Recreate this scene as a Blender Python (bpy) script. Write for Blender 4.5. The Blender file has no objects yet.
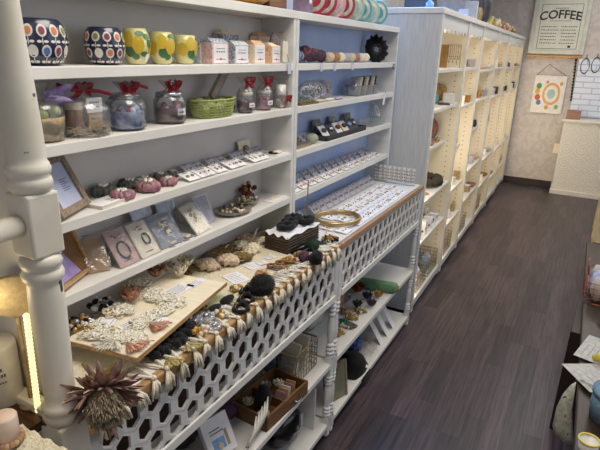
import bpy, bmesh, math, random
from mathutils import Vector, Matrix, Euler, noise
random.seed(7)
PI = math.pi
C = bpy.context.scene.collection
H = 1.55                                            # eye height
# world axes in camera coordinates (x right, y down, z forward): solved from the vanishing points of the room
RX = Vector((0.87531522, 0.17765273, -0.44973633))
RY = Vector((0.48274447, -0.2672914, 0.83397427))
RZ = Vector((0.02794716, -0.9470981, -0.3197251))
F = 514.8155
def ray(px, py):
    c = Vector((px-300, py-225, F)); return Vector((RX.dot(c), RY.dot(c), RZ.dot(c)))
def P(px, py, z):                                   # a measured spot on a surface of height z
    d = ray(px, py); return Vector((0, 0, H)) + d*((z-H)/d.z)
def PX(px, py, x):                                  # a measured spot on an upright plane at x
    d = ray(px, py); return Vector((0, 0, H)) + d*(x/d.x)
def PY(px, py, y):
    d = ray(px, py); return Vector((0, 0, H)) + d*(y/d.y)

# ---------------------------------------------------------------- materials
MATS = {}
def mat(name, col, rough=.55, metal=0., col2=None, scale=30., bump=0., alpha=1., trans=0., emit=None, es=0., sheen=0., stretch=None, spec=.5, coat=0., chips=None, thr=.5):
    if name in MATS: return MATS[name]
    m = bpy.data.materials.new(name); m.use_nodes = True; MATS[name] = m
    nt = m.node_tree; b = nt.nodes['Principled BSDF']; L = nt.links.new
    c4 = (*col, 1)
    b.inputs['Roughness'].default_value = rough; b.inputs['Metallic'].default_value = metal
    b.inputs['Specular IOR Level'].default_value = spec
    b.inputs['Coat Weight'].default_value = coat
    b.inputs['Sheen Weight'].default_value = sheen
    tc = nt.nodes.new('ShaderNodeTexCoord'); mp = nt.nodes.new('ShaderNodeMapping'); L(tc.outputs['Object'], mp.inputs['Vector'])
    if stretch: mp.inputs['Scale'].default_value = stretch
    n = nt.nodes.new('ShaderNodeTexNoise'); n.inputs['Scale'].default_value = scale; n.inputs['Detail'].default_value = 4
    L(mp.outputs['Vector'], n.inputs['Vector'])
    r = nt.nodes.new('ShaderNodeValToRGB'); L(n.outputs['Fac'], r.inputs['Fac'])
    c2 = col2 if col2 else tuple(x*.86 for x in col)
    r.color_ramp.elements[0].position = thr-.18; r.color_ramp.elements[1].position = thr+.18
    r.color_ramp.elements[0].color = (*c2, 1); r.color_ramp.elements[1].color = c4
    out = r.outputs['Color']
    if chips:
        n2 = nt.nodes.new('ShaderNodeTexNoise'); n2.inputs['Scale'].default_value = chips[1]; n2.inputs['Detail'].default_value = 6
        L(tc.outputs['Object'], n2.inputs['Vector'])
        r2 = nt.nodes.new('ShaderNodeValToRGB'); L(n2.outputs['Fac'], r2.inputs['Fac'])
        r2.color_ramp.elements[0].position = chips[2]; r2.color_ramp.elements[1].position = chips[2]+.015
        mx = nt.nodes.new('ShaderNodeMix'); mx.data_type = 'RGBA'; L(r2.outputs['Color'], mx.inputs['Factor'])
        L(out, mx.inputs['A']); mx.inputs['B'].default_value = (*chips[0], 1); out = mx.outputs['Result']
    L(out, b.inputs['Base Color'])
    if bump:
        bp = nt.nodes.new('ShaderNodeBump'); bp.inputs['Strength'].default_value = bump; bp.inputs['Distance'].default_value = .004
        L(n.outputs['Fac'], bp.inputs['Height']); L(bp.outputs['Normal'], b.inputs['Normal'])
    if trans: b.inputs['Transmission Weight'].default_value = trans; b.inputs['IOR'].default_value = 1.2
    if alpha < 1: b.inputs['Alpha'].default_value = alpha
    if emit: b.inputs['Emission Color'].default_value = (*emit, 1); b.inputs['Emission Strength'].default_value = es
    return m
def rgb(h):
    h = h.lstrip('#'); v = [int(h[i:i+2], 16)/255 for i in (0, 2, 4)]
    return tuple(x/12.92 if x <= .04045 else ((x+.055)/1.055)**2.4 for x in v)
def M_(name, h, **k):
    k2 = dict(k)
    if 'h2' in k2: k2['col2'] = rgb(k2.pop('h2'))
    return mat(name, rgb(h), **k2)
white = M_('white_paint', '#e9e7e2', h2='#dedbd5', rough=.42, scale=6)
white2 = M_('shelf_paint', '#e4e4e2', h2='#d6d6d4', rough=.4, scale=4, stretch=(1, .3, 6))
backp = M_('grey_back_panel', '#dcd8d2', h2='#d0ccc7', rough=.6, scale=5)
bluelit_back = M_('back_panel_blue_light_tint', '#bccae6', h2='#a3bdec', rough=.35, scale=5)  # blue light on the far hutch's back is put into this colour
panelwood = M_('whitewashed_grain', '#d9dadb', h2='#c6c8cb', rough=.55, scale=14, stretch=(9, 9, .6), bump=.15)
postp = M_('chipped_cream_paint', '#e8e3d6', h2='#d9d2c0', rough=.42, scale=9, bump=.1, chips=(rgb('#3a2f28'), 17, .69))
cream = M_('cream_paint', '#f3ead4', h2='#ebdfc6', rough=.6, scale=5)
ledge = M_('tan_wood', '#b59274', h2='#9a7759', rough=.5, scale=18, stretch=(12, .7, 12), bump=.2)
goldwood = M_('golden_wood', '#c09c6c', h2='#9c7548', rough=.5, scale=16, stretch=(8, 1, 8), bump=.2)
greywood = M_('weathered_wood', '#a08d78', h2='#7f6d5b', rough=.65, scale=20, stretch=(1, 8, 8), bump=.25)
darkwood = M_('dark_brown_wood', '#4a2f20', h2='#33200f', rough=.45, scale=14, stretch=(8, 1, 8), bump=.15)
boxwood = M_('brown_drawer_wood', '#86603c', h2='#624228', rough=.55, scale=18, stretch=(8, 1, 8), bump=.2)
lightboard = M_('pale_cream_board', '#f1e8d2', h2='#e4d6b8', rough=.6, scale=12, stretch=(1, 6, 1))
paper = M_('white_card', '#f1eff0', h2='#e6e4e7', rough=.7, scale=60)
paperg = M_('grey_card', '#b9b7c2', h2='#a4a2b0', rough=.7, scale=60)
creamp = M_('cream_card', '#ebe3cf', h2='#dfd5bd', rough=.75, scale=50)
ink = M_('printed_ink', '#55535a', rough=.7)
black = M_('black_velvet', '#0c0b0d', h2='#050505', rough=.95, scale=200, bump=.6, sheen=.1)
blackg = M_('black_gloss', '#121114', rough=.2)
gold = M_('polished_brass', '#c4a86e', h2='#9c8350', rough=.32, metal=.8, scale=30)
goldm = M_('mustard_gold', '#c8953e', h2='#8f6420', rough=.4, metal=.3, scale=80)
silver = M_('silver_metal', '#b8bcc2', rough=.25, metal=.9)
pearl = M_('pearl_bead', '#f2ece2', h2='#e2dacd', rough=.18, coat=.5)
pink = M_('dusty_pink_fabric', '#b98a92', h2='#94656f', rough=.9, scale=120, bump=.6)
mauve = M_('grey_mauve_fabric', '#857a80', h2='#655c63', rough=.9, scale=120, bump=.6)
sage = M_('sage_grey_fabric', '#6f7670', h2='#50564f', rough=.9, scale=120, bump=.6)
terra = M_('terracotta_tulle', '#bb8d74', h2='#9c6c55', rough=.9, scale=120, bump=.5)
lace = M_('ivory_lace', '#efe9d8', h2='#cfc9b2', rough=.85, scale=160, bump=.9, thr=.45)
ivory = M_('ivory_cloth', '#ebe2cb', h2='#d6cab0', rough=.9, scale=140, bump=.6)
blush = M_('blush_beige_cloth', '#dcc9b4', h2='#c0a88e', rough=.9, scale=120, bump=.5)
olivec = M_('olive_brown_cloth', '#8c7648', h2='#6b5833', rough=.9, scale=120, bump=.5)
coral = M_('coral_thread', '#d8a78c', h2='#c98f74', rough=.9, scale=120)
red = M_('red_ribbon', '#b01425', h2='#8e0c1b', rough=.45, scale=40)
redd = M_('deep_red_candy', '#6d1420', h2='#4a0d16', rough=.5, scale=80)
gingham = M_('lilac_ribbon', '#9a7fc0', h2='#cdbfe2', rough=.6, scale=60)
navy = M_('navy_glaze', '#28304e', h2='#20273f', rough=.25, coat=.4)
cwhite = M_('glaze_white', '#ece8e0', rough=.3)
corange = M_('glaze_orange', '#d9835a', rough=.3)
cplum = M_('glaze_plum', '#8c4a5c', rough=.3)
cblue = M_('glaze_blue', '#5b7fc0', rough=.3)
colive = M_('glaze_olive', '#8c9450', rough=.3)
cyellow = M_('glaze_cream_yellow', '#e2dba6', h2='#cfc97e', rough=.25, scale=25, coat=.4)
clemon = M_('glaze_lemon', '#d9b93a', rough=.3)
cgreen = M_('glaze_green', '#4f7a52', rough=.3)
def clear(name, tint, haze, rough=.06, f=.16):
    m = bpy.data.materials.new(name); m.use_nodes = True; MATS[name] = m; nt = m.node_tree; nt.nodes.clear(); L = nt.links.new
    o = nt.nodes.new('ShaderNodeOutputMaterial'); tr = nt.nodes.new('ShaderNodeBsdfTransparent'); tr.inputs[0].default_value = (*tint, 1)
    gl = nt.nodes.new('ShaderNodeBsdfGlossy'); gl.inputs['Roughness'].default_value = rough; df = nt.nodes.new('ShaderNodeBsdfDiffuse'); df.inputs[0].default_value = (.85,.87,.92,1)
    lw = nt.nodes.new('ShaderNodeLayerWeight'); lw.inputs[0].default_value = .25; tc = nt.nodes.new('ShaderNodeTexCoord'); n = nt.nodes.new('ShaderNodeTexNoise'); n.inputs['Scale'].default_value = 45; L(tc.outputs['Object'], n.inputs['Vector'])
    bp = nt.nodes.new('ShaderNodeBump'); bp.inputs['Strength'].default_value = .8 if haze else .1; bp.inputs['Distance'].default_value = .004; L(n.outputs['Fac'], bp.inputs['Height']); L(bp.outputs['Normal'], gl.inputs['Normal'])
    mm = nt.nodes.new('ShaderNodeMath'); mm.operation = 'MULTIPLY_ADD'; mm.inputs[1].default_value = .55; mm.inputs[2].default_value = f; L(lw.outputs['Fresnel'], mm.inputs[0])
    m1 = nt.nodes.new('ShaderNodeMixShader'); m1.inputs[0].default_value = haze; L(tr.outputs[0], m1.inputs[1]); L(df.outputs[0], m1.inputs[2])
    m2 = nt.nodes.new('ShaderNodeMixShader'); L(mm.outputs[0], m2.inputs[0]); L(m1.outputs[0], m2.inputs[1]); L(gl.outputs[0], m2.inputs[2]); L(m2.outputs[0], o.inputs[0]); return m
glass = clear('clear_glass', (.95,.97,.98), 0, .04, .03)
film = clear('clear_cellophane', (.95,.95,.97), .09, .14, .07)
acryl = clear('clear_acrylic', (.95,.97,.98), .06, .08, .05)
straw = M_('pale_straw', '#d9cdb2', h2='#bcae8e', rough=.8, scale=60)
greenweave = M_('green_woven_reed', '#b5bf7a', h2='#8f9a52', rough=.7, scale=60, bump=.5)
wicker = M_('dark_wicker', '#574536', h2='#3c2e24', rough=.7, scale=90, bump=.8)
wickl = M_('pale_wicker', '#b9a37a', h2='#8d7850', rough=.75, scale=70, bump=.6)
wire = M_('brass_wire', '#a39260', h2='#82734a', rough=.4, metal=.6)
copper = M_('copper_wire', '#b5705a', rough=.35, metal=.7)
dgrey = M_('dark_grey', '#3a3a3e', rough=.6)
teal = M_('teal_tin', '#5aa5a8', h2='#3f8a90', rough=.4)
redtin = M_('crimson_tin', '#b02238', h2='#8c1828', rough=.4)
pinktin = M_('pink_tin', '#dba6ae', h2='#c98d97', rough=.4)
greent = M_('mint_tin', '#a9cabb', h2='#86b0a0', rough=.4)
greenfab = M_('sage_green_fabric', '#6d9670', h2='#557c5a', rough=.85, scale=60, bump=.3)
rust = M_('rust_fabric', '#8a3f25', h2='#6b2c18', rough=.85, scale=80, bump=.4)
indigo = M_('indigo_fabric', '#25284e', h2='#1b1d3a', rough=.8, scale=80, bump=.4)
plum = M_('plum_fabric', '#54304a', h2='#3c2036', rough=.8, scale=80, bump=.4)
ochre = M_('ochre_fabric', '#b08a4e', h2='#94703a', rough=.85, scale=80, bump=.4)
bluecl = M_('sky_blue_cloth', '#8fb3dd', h2='#6f97c8', rough=.7, scale=50)
kraft = M_('kraft_paper', '#b99767', h2='#a98655', rough=.8, scale=60)
brownfilm = M_('amber_syrup', '#7a4a26', h2='#5d3618', rough=.3, scale=40)
bracts = M_('dried_pink_bract', '#cda99a', h2='#96705f', rough=.85, scale=70, bump=.5)
pcore = M_('dried_flower_core', '#b3a48c', h2='#7d6e58', rough=.9, scale=160, bump=1.)
dleaf = M_('dried_leaf', '#8a7144', h2='#6b5430', rough=.85, scale=50, bump=.4)
skirt = M_('fringe_cotton', '#ede5d2', h2='#dcd1b8', rough=.92, scale=160, bump=.6)

# ---------------------------------------------------------------- mesh builder
class MB:
    def __init__(s): s.v = []; s.f = []; s.mi = []; s.sm = []; s.mats = []; s.M = Matrix.Identity(4)
    def at(s, loc=(0,0,0), rot=(0,0,0), sc=1):
        s.M = Matrix.Translation(Vector(loc)) @ Euler(rot).to_matrix().to_4x4() @ Matrix.Diagonal((*( (sc,)*3 if not hasattr(sc,'__len__') else sc), 1)); return s
    def mid(s, m):
        if m not in s.mats: s.mats.append(m)
        return s.mats.index(m)
    def add(s, vs, fs, m, smooth=False):
        o = len(s.v); s.v += [s.M @ Vector(v) for v in vs]; k = s.mid(m)
        for f in fs: s.f.append([i+o for i in f]); s.mi.append(k); s.sm.append(smooth)
    def box(s, c, d, m, rot=None):
        x, y, z = d[0]/2, d[1]/2, d[2]/2
        vs = [Vector((a*x, b*y, e*z)) for e in (-1, 1) for a, b in ((-1,-1),(1,-1),(1,1),(-1,1))]
        R = Euler(rot).to_matrix() if rot else Matrix.Identity(3)
        vs = [R @ v + Vector(c) for v in vs]
        s.add(vs, [(3,2,1,0),(4,5,6,7),(0,1,5,4),(1,2,6,5),(2,3,7,6),(3,0,4,7)], m)
    def b2(s, a, b, m):
        s.box([(a[i]+b[i])/2 for i in range(3)], [abs(b[i]-a[i]) for i in range(3)], m)
    def lathe(s, prof, m, n=20, c=(0,0,0), wob=0, sx=1, sy=1):
        vs = []; fs = []
        for r, z in prof:
            for i in range(n):
                a = 2*PI*i/n; rr = r*(1+wob*random.uniform(-1, 1)) if wob else r
                vs.append((c[0]+rr*math.cos(a)*sx, c[1]+rr*math.sin(a)*sy, c[2]+z))
        k = len(prof)
        for j in range(k-1):
            for i in range(n):
                fs.append((j*n+i, j*n+(i+1)%n, (j+1)*n+(i+1)%n, (j+1)*n+i))
        if prof[0][0] > 1e-5: fs.append(tuple(reversed(range(n))))
        if prof[-1][0] > 1e-5: fs.append(tuple((k-1)*n+i for i in range(n)))
        s.add(vs, fs, m, True)
    def ell(s, c, r, m, n=12, k=8, wob=0, rot=None):
        vs = []; fs = []; R = Euler(rot).to_matrix() if rot else None
        if not hasattr(r, '__len__'): r = (r, r, r)
        for j in range(k+1):
            t = PI*j/k
            for i in range(n):
                a = 2*PI*i/n; w = 1+(random.uniform(-wob, wob) if wob and 0 < j < k else 0)
                p = Vector((r[0]*math.sin(t)*math.cos(a)*w, r[1]*math.sin(t)*math.sin(a)*w, r[2]*math.cos(t)*w))
                if R: p = R @ p
                vs.append(p+Vector(c))
        for j in range(k):
            for i in range(n): fs.append((j*n+i, (j+1)*n+i, (j+1)*n+(i+1)%n, j*n+(i+1)%n))
        s.add(vs, fs, m, True)
    def tube(s, pts, r, m, n=6, closed=False):
        pts = [Vector(p) for p in pts]; vs = []; fs = []; K = len(pts)
        for j, p in enumerate(pts):
            if closed: t = pts[(j+1) % K]-pts[j-1]
            else: t = pts[min(j+1, K-1)]-pts[max(j-1, 0)]
            if t.length < 1e-9: t = Vector((0,0,1))
            t.normalize(); u = t.orthogonal() if abs(t.z) > .99 else t.cross(Vector((0,0,1))); u.normalize(); w = t.cross(u)
            rr = r[j] if hasattr(r, '__len__') else r
            for i in range(n):
                a = 2*PI*i/n; vs.append(p+u*math.cos(a)*rr+w*math.sin(a)*rr)
        for j in range(K if closed else K-1):
            q = (j+1) % K
            for i in range(n): fs.append((j*n+i, j*n+(i+1)%n, q*n+(i+1)%n, q*n+i))
        if not closed: fs += [tuple(reversed(range(n))), tuple((K-1)*n+i for i in range(n))]
        s.add(vs, fs, m, True)
    def ring(s, c, R, r, m, n=24, k=8, sx=1, sy=1, wob=0, f=0, amp=0):
        vs = []; fs = []
        for j in range(n):
            a = 2*PI*j/n
            rr = r*(1+amp*math.sin(f*a)+random.uniform(-wob, wob))
            for i in range(k):
                b = 2*PI*i/k
                vs.append((c[0]+(R+rr*math.cos(b))*math.cos(a)*sx, c[1]+(R+rr*math.cos(b))*math.sin(a)*sy, c[2]+rr*math.sin(b)))
        for j in range(n):
            for i in range(k): fs.append((j*k+i, ((j+1)%n)*k+i, ((j+1)%n)*k+(i+1)%k, j*k+(i+1)%k))
        s.add(vs, fs, m, True)
    def prism(s, pts, t, m):                        # outline in local xy, thickness along z
        n = len(pts); vs = [(x, y, 0) for x, y in pts]+[(x, y, t) for x, y in pts]
        s.add(vs, [tuple(reversed(range(n))), tuple(range(n, 2*n))]+[(i, (i+1)%n, n+(i+1)%n, n+i) for i in range(n)], m)
    def leaf(s, p, d, up, L, w, m, curl=0.):        # a petal or leaf: thin double-curved blade
        p = Vector(p); d = Vector(d).normalized(); up = Vector(up).normalized(); sd = d.cross(up).normalized(); up = sd.cross(d)
        vs = []; K = 5
        for j in range(K+1):
            t = j/K; wd = w*math.sin(PI*min(1, .12+t*.88))**.7*.5 if t < 1 else w*.03
            q = p+d*L*t+up*(curl*L*t*t)
            vs += [q-sd*wd+up*wd*.35, q-up*.0006, q+sd*wd+up*wd*.35, q-up*.0018]
        fs = []
        for j in range(K):
            o = j*4
            for i in range(4): fs.append((o+i, o+(i+1)%4, o+4+(i+1)%4, o+4+i))
        fs += [(3,2,1,0), (K*4, K*4+1, K*4+2, K*4+3)]
        s.add(vs, fs, m, True)
    def build(s, name, parent=None, loc=(0,0,0), rot=(0,0,0), bevel=0):
        me = bpy.data.meshes.new(name); me.from_pydata([tuple(v) for v in s.v], [], s.f)
        for m in s.mats: me.materials.append(m)
        me.polygons.foreach_set('material_index', s.mi); me.polygons.foreach_set('use_smooth', s.sm); me.update()
        o = bpy.data.objects.new(name, me); C.objects.link(o); o.location = loc; o.rotation_euler = rot
        if parent: o.parent = parent
        if bevel:
            b = o.modifiers.new('edge', 'BEVEL'); b.width = bevel; b.segments = 2; b.limit_method = 'ANGLE'
        return o
def tag(o, label, cat, group=None, kind=None):
    o['label'] = label
    if cat: o['category'] = cat
    if group: o['group'] = group
    if kind: o['kind'] = kind
    return o
def thing(name, label, cat, loc=(0,0,0), rot=(0,0,0), group=None, kind=None):
    o = bpy.data.objects.new(name, None); C.objects.link(o); o.empty_display_size = .02
    o.location = loc; o.rotation_euler = rot if hasattr(rot, '__len__') else (0,0,rot)
    return tag(o, label, cat, group, kind)
KIDS = {}
def dup(root, label, loc, rot=(0,0,0), group=None, sc=None):
    def cp(o, par):
        c = o.copy(); C.objects.link(c)
        if par: c.parent = par; c.matrix_parent_inverse = o.matrix_parent_inverse
        for ch in [x for x in ALL() if x.parent == o]: cp(ch, c)
        return c
    r = cp(root, None); r['label'] = label; r.location = loc; r.rotation_euler = rot if hasattr(rot, '__len__') else (0,0,rot)
    if group: r['group'] = group
    if sc: r.scale = (sc,)*3 if not hasattr(sc, '__len__') else sc
    return r
def ALL(): return list(C.objects)
def struct(mb, name, **k):
    o = mb.build(name, **k); o['kind'] = 'structure'; return o
ORD = ['first','second','third','fourth','fifth','sixth','seventh','eighth','ninth','tenth','eleventh','twelfth','thirteenth','fourteenth','fifteenth','sixteenth']
def rnd(a, b): return random.uniform(a, b)
CACHE = {}
def place(key, maker, label, cat, loc, rot=(0,0,0), group=None, sc=None):
    if key in CACHE: return dup(CACHE[key], label, loc, rot, group, sc or 1)
    r = maker(); r.location = loc; r.rotation_euler = rot if hasattr(rot, '__len__') else (0,0,rot)
    if sc: r.scale = (sc,)*3 if not hasattr(sc, '__len__') else sc
    tag(r, label, cat, group); CACHE[key] = r; return r
def E(name):
    o = bpy.data.objects.new(name, None); C.objects.link(o); o.empty_display_size = .02; return o

# ================================================================ the room
def floor_mat():
    m = bpy.data.materials.new('dark_vinyl_planks'); m.use_nodes = True; nt = m.node_tree; L = nt.links.new; b = nt.nodes['Principled BSDF']
    tc = nt.nodes.new('ShaderNodeTexCoord'); mp = nt.nodes.new('ShaderNodeMapping'); mp.inputs['Rotation'].default_value = (0,0,PI/2)
    L(tc.outputs['Object'], mp.inputs['Vector'])
    br = nt.nodes.new('ShaderNodeTexBrick'); br.inputs['Scale'].default_value = 1; br.inputs['Brick Width'].default_value = .48; br.inputs['Row Height'].default_value = .078
    br.inputs['Mortar Size'].default_value = .0012; br.inputs['Mortar Smooth'].default_value = .3; br.offset = .37; br.offset_frequency = 3
    br.inputs['Color1'].default_value = (*rgb('#54494f'), 1); br.inputs['Color2'].default_value = (*rgb('#39333a'), 1); br.inputs['Mortar'].default_value = (*rgb('#241d20'), 1)
    L(mp.outputs['Vector'], br.inputs['Vector'])
    m2 = nt.nodes.new('ShaderNodeMapping'); m2.inputs['Scale'].default_value = (70, 3.2, 1); L(tc.outputs['Object'], m2.inputs['Vector'])
    n = nt.nodes.new('ShaderNodeTexNoise'); n.inputs['Scale'].default_value = 1.; n.inputs['Detail'].default_value = 7; n.inputs['Roughness'].default_value = .65; L(m2.outputs['Vector'], n.inputs['Vector'])
    r = nt.nodes.new('ShaderNodeValToRGB'); L(n.outputs['Fac'], r.inputs['Fac']); r.color_ramp.elements[0].position = .3; r.color_ramp.elements[1].position = .72
    r.color_ramp.elements[0].color = (.34,.34,.36,1); r.color_ramp.elements[1].color = (1.6,1.52,1.5,1)
    mx = nt.nodes.new('ShaderNodeMix'); mx.data_type = 'RGBA'; mx.blend_type = 'MULTIPLY'; mx.inputs['Factor'].default_value = 1
    L(br.outputs['Color'], mx.inputs['A']); L(r.outputs['Color'], mx.inputs['B']); L(mx.outputs['Result'], b.inputs['Base Color'])
    b.inputs['Roughness'].default_value = .36
    bp = nt.nodes.new('ShaderNodeBump'); bp.inputs['Strength'].default_value = .25; bp.inputs['Distance'].default_value = .003; L(n.outputs['Fac'], bp.inputs['Height']); L(bp.outputs['Normal'], b.inputs['Normal'])
    return m
def wallpaper_mat(name, c1, c2, kind):
    m = bpy.data.materials.new(name); m.use_nodes = True; nt = m.node_tree; L = nt.links.new; b = nt.nodes['Principled BSDF']
    tc = nt.nodes.new('ShaderNodeTexCoord'); b.inputs['Roughness'].default_value = .6
    if kind == 'damask':
        n = nt.nodes.new('ShaderNodeTexNoise'); n.inputs['Scale'].default_value = 14; n.inputs['Detail'].default_value = 7; n.inputs['Distortion'].default_value = .9
        L(tc.outputs['Object'], n.inputs['Vector']); src = n.outputs['Fac']
        a, z = .42, .58
    elif kind == 'rings':
        sx = nt.nodes.new('ShaderNodeSeparateXYZ'); L(tc.outputs['Object'], sx.inputs[0])
        def cell(o):
            a = nt.nodes.new('ShaderNodeMath'); a.operation = 'MULTIPLY'; a.inputs[1].default_value = 1/.155; L(o, a.inputs[0])
            f = nt.nodes.new('ShaderNodeMath'); f.operation = 'FRACT'; L(a.outputs[0], f.inputs[0])
            g = nt.nodes.new('ShaderNodeMath'); g.operation = 'SUBTRACT'; g.inputs[1].default_value = .5; L(f.outputs[0], g.inputs[0]); return g.outputs[0]
        cb = nt.nodes.new('ShaderNodeCombineXYZ'); L(cell(sx.outputs[0]), cb.inputs[0]); L(cell(sx.outputs[2]), cb.inputs[1])
        ln = nt.nodes.new('ShaderNodeVectorMath'); ln.operation = 'LENGTH'; L(cb.outputs[0], ln.inputs[0])
        k = nt.nodes.new('ShaderNodeMath'); k.operation = 'MULTIPLY'; k.inputs[1].default_value = 32; L(ln.outputs['Value'], k.inputs[0])
        q = nt.nodes.new('ShaderNodeMath'); q.operation = 'SINE'; L(k.outputs[0], q.inputs[0]); src = q.outputs[0]; a, z = .0, .9
    else:
        mp = nt.nodes.new('ShaderNodeMapping'); mp.inputs['Rotation'].default_value = (PI/2, 0, 0); L(tc.outputs['Object'], mp.inputs['Vector'])
        br = nt.nodes.new('ShaderNodeTexBrick'); br.inputs['Scale'].default_value = 1; br.inputs['Brick Width'].default_value = .2; br.inputs['Row Height'].default_value = .065; br.inputs['Mortar Size'].default_value = .006
        L(mp.outputs['Vector'], br.inputs['Vector']); inv = nt.nodes.new('ShaderNodeMath'); inv.operation = 'SUBTRACT'; inv.inputs[0].default_value = 1; L(br.outputs['Fac'], inv.inputs[1]); src = inv.outputs[0]; a, z = .2, .8
    r = nt.nodes.new('ShaderNodeValToRGB'); L(src, r.inputs['Fac']); r.color_ramp.elements[0].position = a; r.color_ramp.elements[1].position = z
    r.color_ramp.elements[0].color = (*rgb(c1), 1); r.color_ramp.elements[1].color = (*rgb(c2), 1); L(r.outputs['Color'], b.inputs['Base Color'])
    bp = nt.nodes.new('ShaderNodeBump'); bp.inputs['Strength'].default_value = .35; bp.inputs['Distance'].default_value = .004; L(src, bp.inputs['Height']); L(bp.outputs['Normal'], b.inputs['Normal'])
    return m
fm = floor_mat()
wpaper = wallpaper_mat('damask_wallpaper', '#b8b2b2', '#c6c0be', 'damask')
wleft = wallpaper_mat('plain_grey_wallpaper', '#bcb6b2', '#cac5c1', 'damask')
wring = wallpaper_mat('embossed_ring_paper', '#e2dfd8', '#e9e6e0', 'rings')
wbrick = wallpaper_mat('blue_lit_white_brick', '#b4c4e2', '#dfe8fa', 'brick')  # white brick, with the bluish light on it mixed into both tones
XL, XR, YB, YF, ZC = -1.30, 1.7, 7.1, -1.2, 2.7
m = MB(); m.b2((XL-.1, YF, -.05), (XR+.1, YB+.1, 0), fm); struct(m, 'floor')
m = MB(); m.b2((XL-.1, YB, 0), (XR+.1, YB+.1, ZC), wpaper); struct(m, 'wall_back')
m = MB(); m.b2((XL-.1, YF, 0), (XL, YB, ZC), wleft); struct(m, 'wall_left')
m = MB(); m.b2((XR, YF, 0), (XR+.1, YB, ZC), wleft); struct(m, 'wall_right')
m = MB(); m.b2((XL-.1, YF, ZC), (XR+.1, YB+.1, ZC+.1), M_('ceiling_paint', '#e8e6e2', rough=.8)); struct(m, 'ceiling')
m = MB(); m.b2((XL, YB-.014, 0), (-.245, YB, .085), M_('dark_baseboard', '#2c2422', rough=.5)); struct(m, 'baseboard_back', bevel=.003)
m = MB(); m.b2((-.19, YB-.012, .9), (XR, YB, 1.56), wbrick); struct(m, 'trim_1')

# half-height counter under the brick, papered with embossed rings
t = thing('service_counter', 'half-height counter front papered with embossed white rings, at the end wall', 'counter', (.25, 6.94, 0))
m = MB(); m.b2((-.47, -.14, .055), (.75, .14, .86), wring); m.build('front_panel', t)
m = MB(); m.b2((-.49, -.16, .86), (.77, .145, .89), white); m.build('counter_top', t, bevel=.004)
m = MB(); m.b2((-.485, -.155, 0), (.765, .14, .055), white); m.build('plinth', t, bevel=.003)
p = PY(574, 113, 6.88)
m = MB(); m.b2((-.075,-.05,0), (.075,.05,.10), M_('pinkish_wood', '#a98476', h2='#94705f', rough=.6, scale=10, stretch=(1,1,9)))
tag(m.build('wooden_box', loc=(p.x, 6.88, .89), bevel=.003), 'small pinkish-brown wooden box on the white-papered counter by the brick', 'box')
# outlet
t = thing('wall_outlet', 'pale vertical power outlet low on the grey end wall', 'outlet', (-.255, YB, .50))
m = MB(); m.b2((-.035,-.012,-.058), (.035,0,.058), cream); m.build('plate', t, bevel=.002)
for dz in (-.025, .025):
    m = MB(); m.b2((-.015,-.016,dz-.014), (.015,-.012,dz+.014), white); m.build('socket', t)

# poster: framed coffee sign
def text_mesh(txt, size, parent, loc, rot, mt, name='lettering', ext=.0008, arc=0., bold=0.):
    cu = bpy.data.curves.new(name, 'FONT'); cu.body = txt; cu.size = size; cu.extrude = ext; cu.align_x = 'CENTER'; cu.align_y = 'CENTER'; cu.offset = bold
    o = bpy.data.objects.new(name, cu); C.objects.link(o); bpy.context.view_layer.update()
    me = bpy.data.meshes.new_from_object(o.evaluated_get(bpy.context.evaluated_depsgraph_get())); bpy.data.objects.remove(o)
    if arc:
        for v in me.vertices: v.co.y -= arc*v.co.x**2
    me.materials.clear(); me.materials.append(mt)
    q = bpy.data.objects.new(name, me); C.objects.link(q); q.location = loc; q.rotation_euler = rot
    if parent: q.parent = parent
    return q
fx = (PY(532.5, 28, YB).x + PY(587.5, 28, YB).x)/2
t = thing('coffee_sign', 'large pale framed menu sign reading COFFEE on the end wall', 'sign', (fx, YB-.02, 1.60))
frm = M_('pale_sage_frame', '#ccd0c8', h2='#bcc1b8', rough=.5, scale=10); face = M_('pale_sage_sign_face', '#d3d7d0', h2='#c9cec6', rough=.5)
W, Hh = .60, .78
m = MB()
for a, b in (((-W/2,-.02,0), (-W/2+.045,.02,Hh)), ((W/2-.045,-.02,0), (W/2,.02,Hh)), ((-W/2+.045,-.02,0), (W/2-.045,.02,.045)), ((-W/2+.045,-.02,Hh-.045), (W/2-.045,.02,Hh))): m.b2(a, b, frm)
m.build('frame', t, bevel=.003)
m = MB(); m.b2((-W/2+.045,-.006,.045), (W/2-.045,.018,Hh-.045), face); m.build('board', t)
dk = M_('charcoal_print', '#2c2d30', rough=.6)
text_mesh('COFFEE', .128, t, (-.008, -.008, .435), (PI/2,0,0), dk, 'lettering', .001, .55, .0028)
m = MB()
for x0, x1, z0, z1 in ((-.215,.215,.545,.549), (-.215,-.211,.06,.545), (.211,.215,.06,.545), (-.215,.215,.06,.064)): m.b2((x0,-.009,z0), (x1,-.006,z1), dk)
for i, w in enumerate((.10,)):
    for k in range(7): m.b2((-.07+k*.02,-.009,.50), (-.058+k*.02,-.006,.509), dk)
for k in range(12): m.b2((-.11+k*.019,-.009,.365), (-.099+k*.019,-.006,.371), dk)
for r in range(6):
    x = -.19
    while x < .18:
        w = rnd(.008, .022)
        if not (-.02 < x < .015): m.b2((x,-.009,.30-r*.036), (x+w,-.006,.308-r*.036), dk)
        x += w+.007
m.b2((.12,-.009,.075), (.15,-.006,.10), dk)
m.build('printed_lines', t)
t = thing('wall_rail', 'thin tan wooden rail on the end wall under the coffee sign', 'rail', ((-.762-.178)/2, YB, 1.562))
m = MB(); m.b2((-.292,-.05,0), (.292,0,.028), M_('light_oak', '#c49a68', h2='#ab8250', rough=.5, scale=14, stretch=(1,8,8))); m.build('board', t, bevel=.003)
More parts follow.
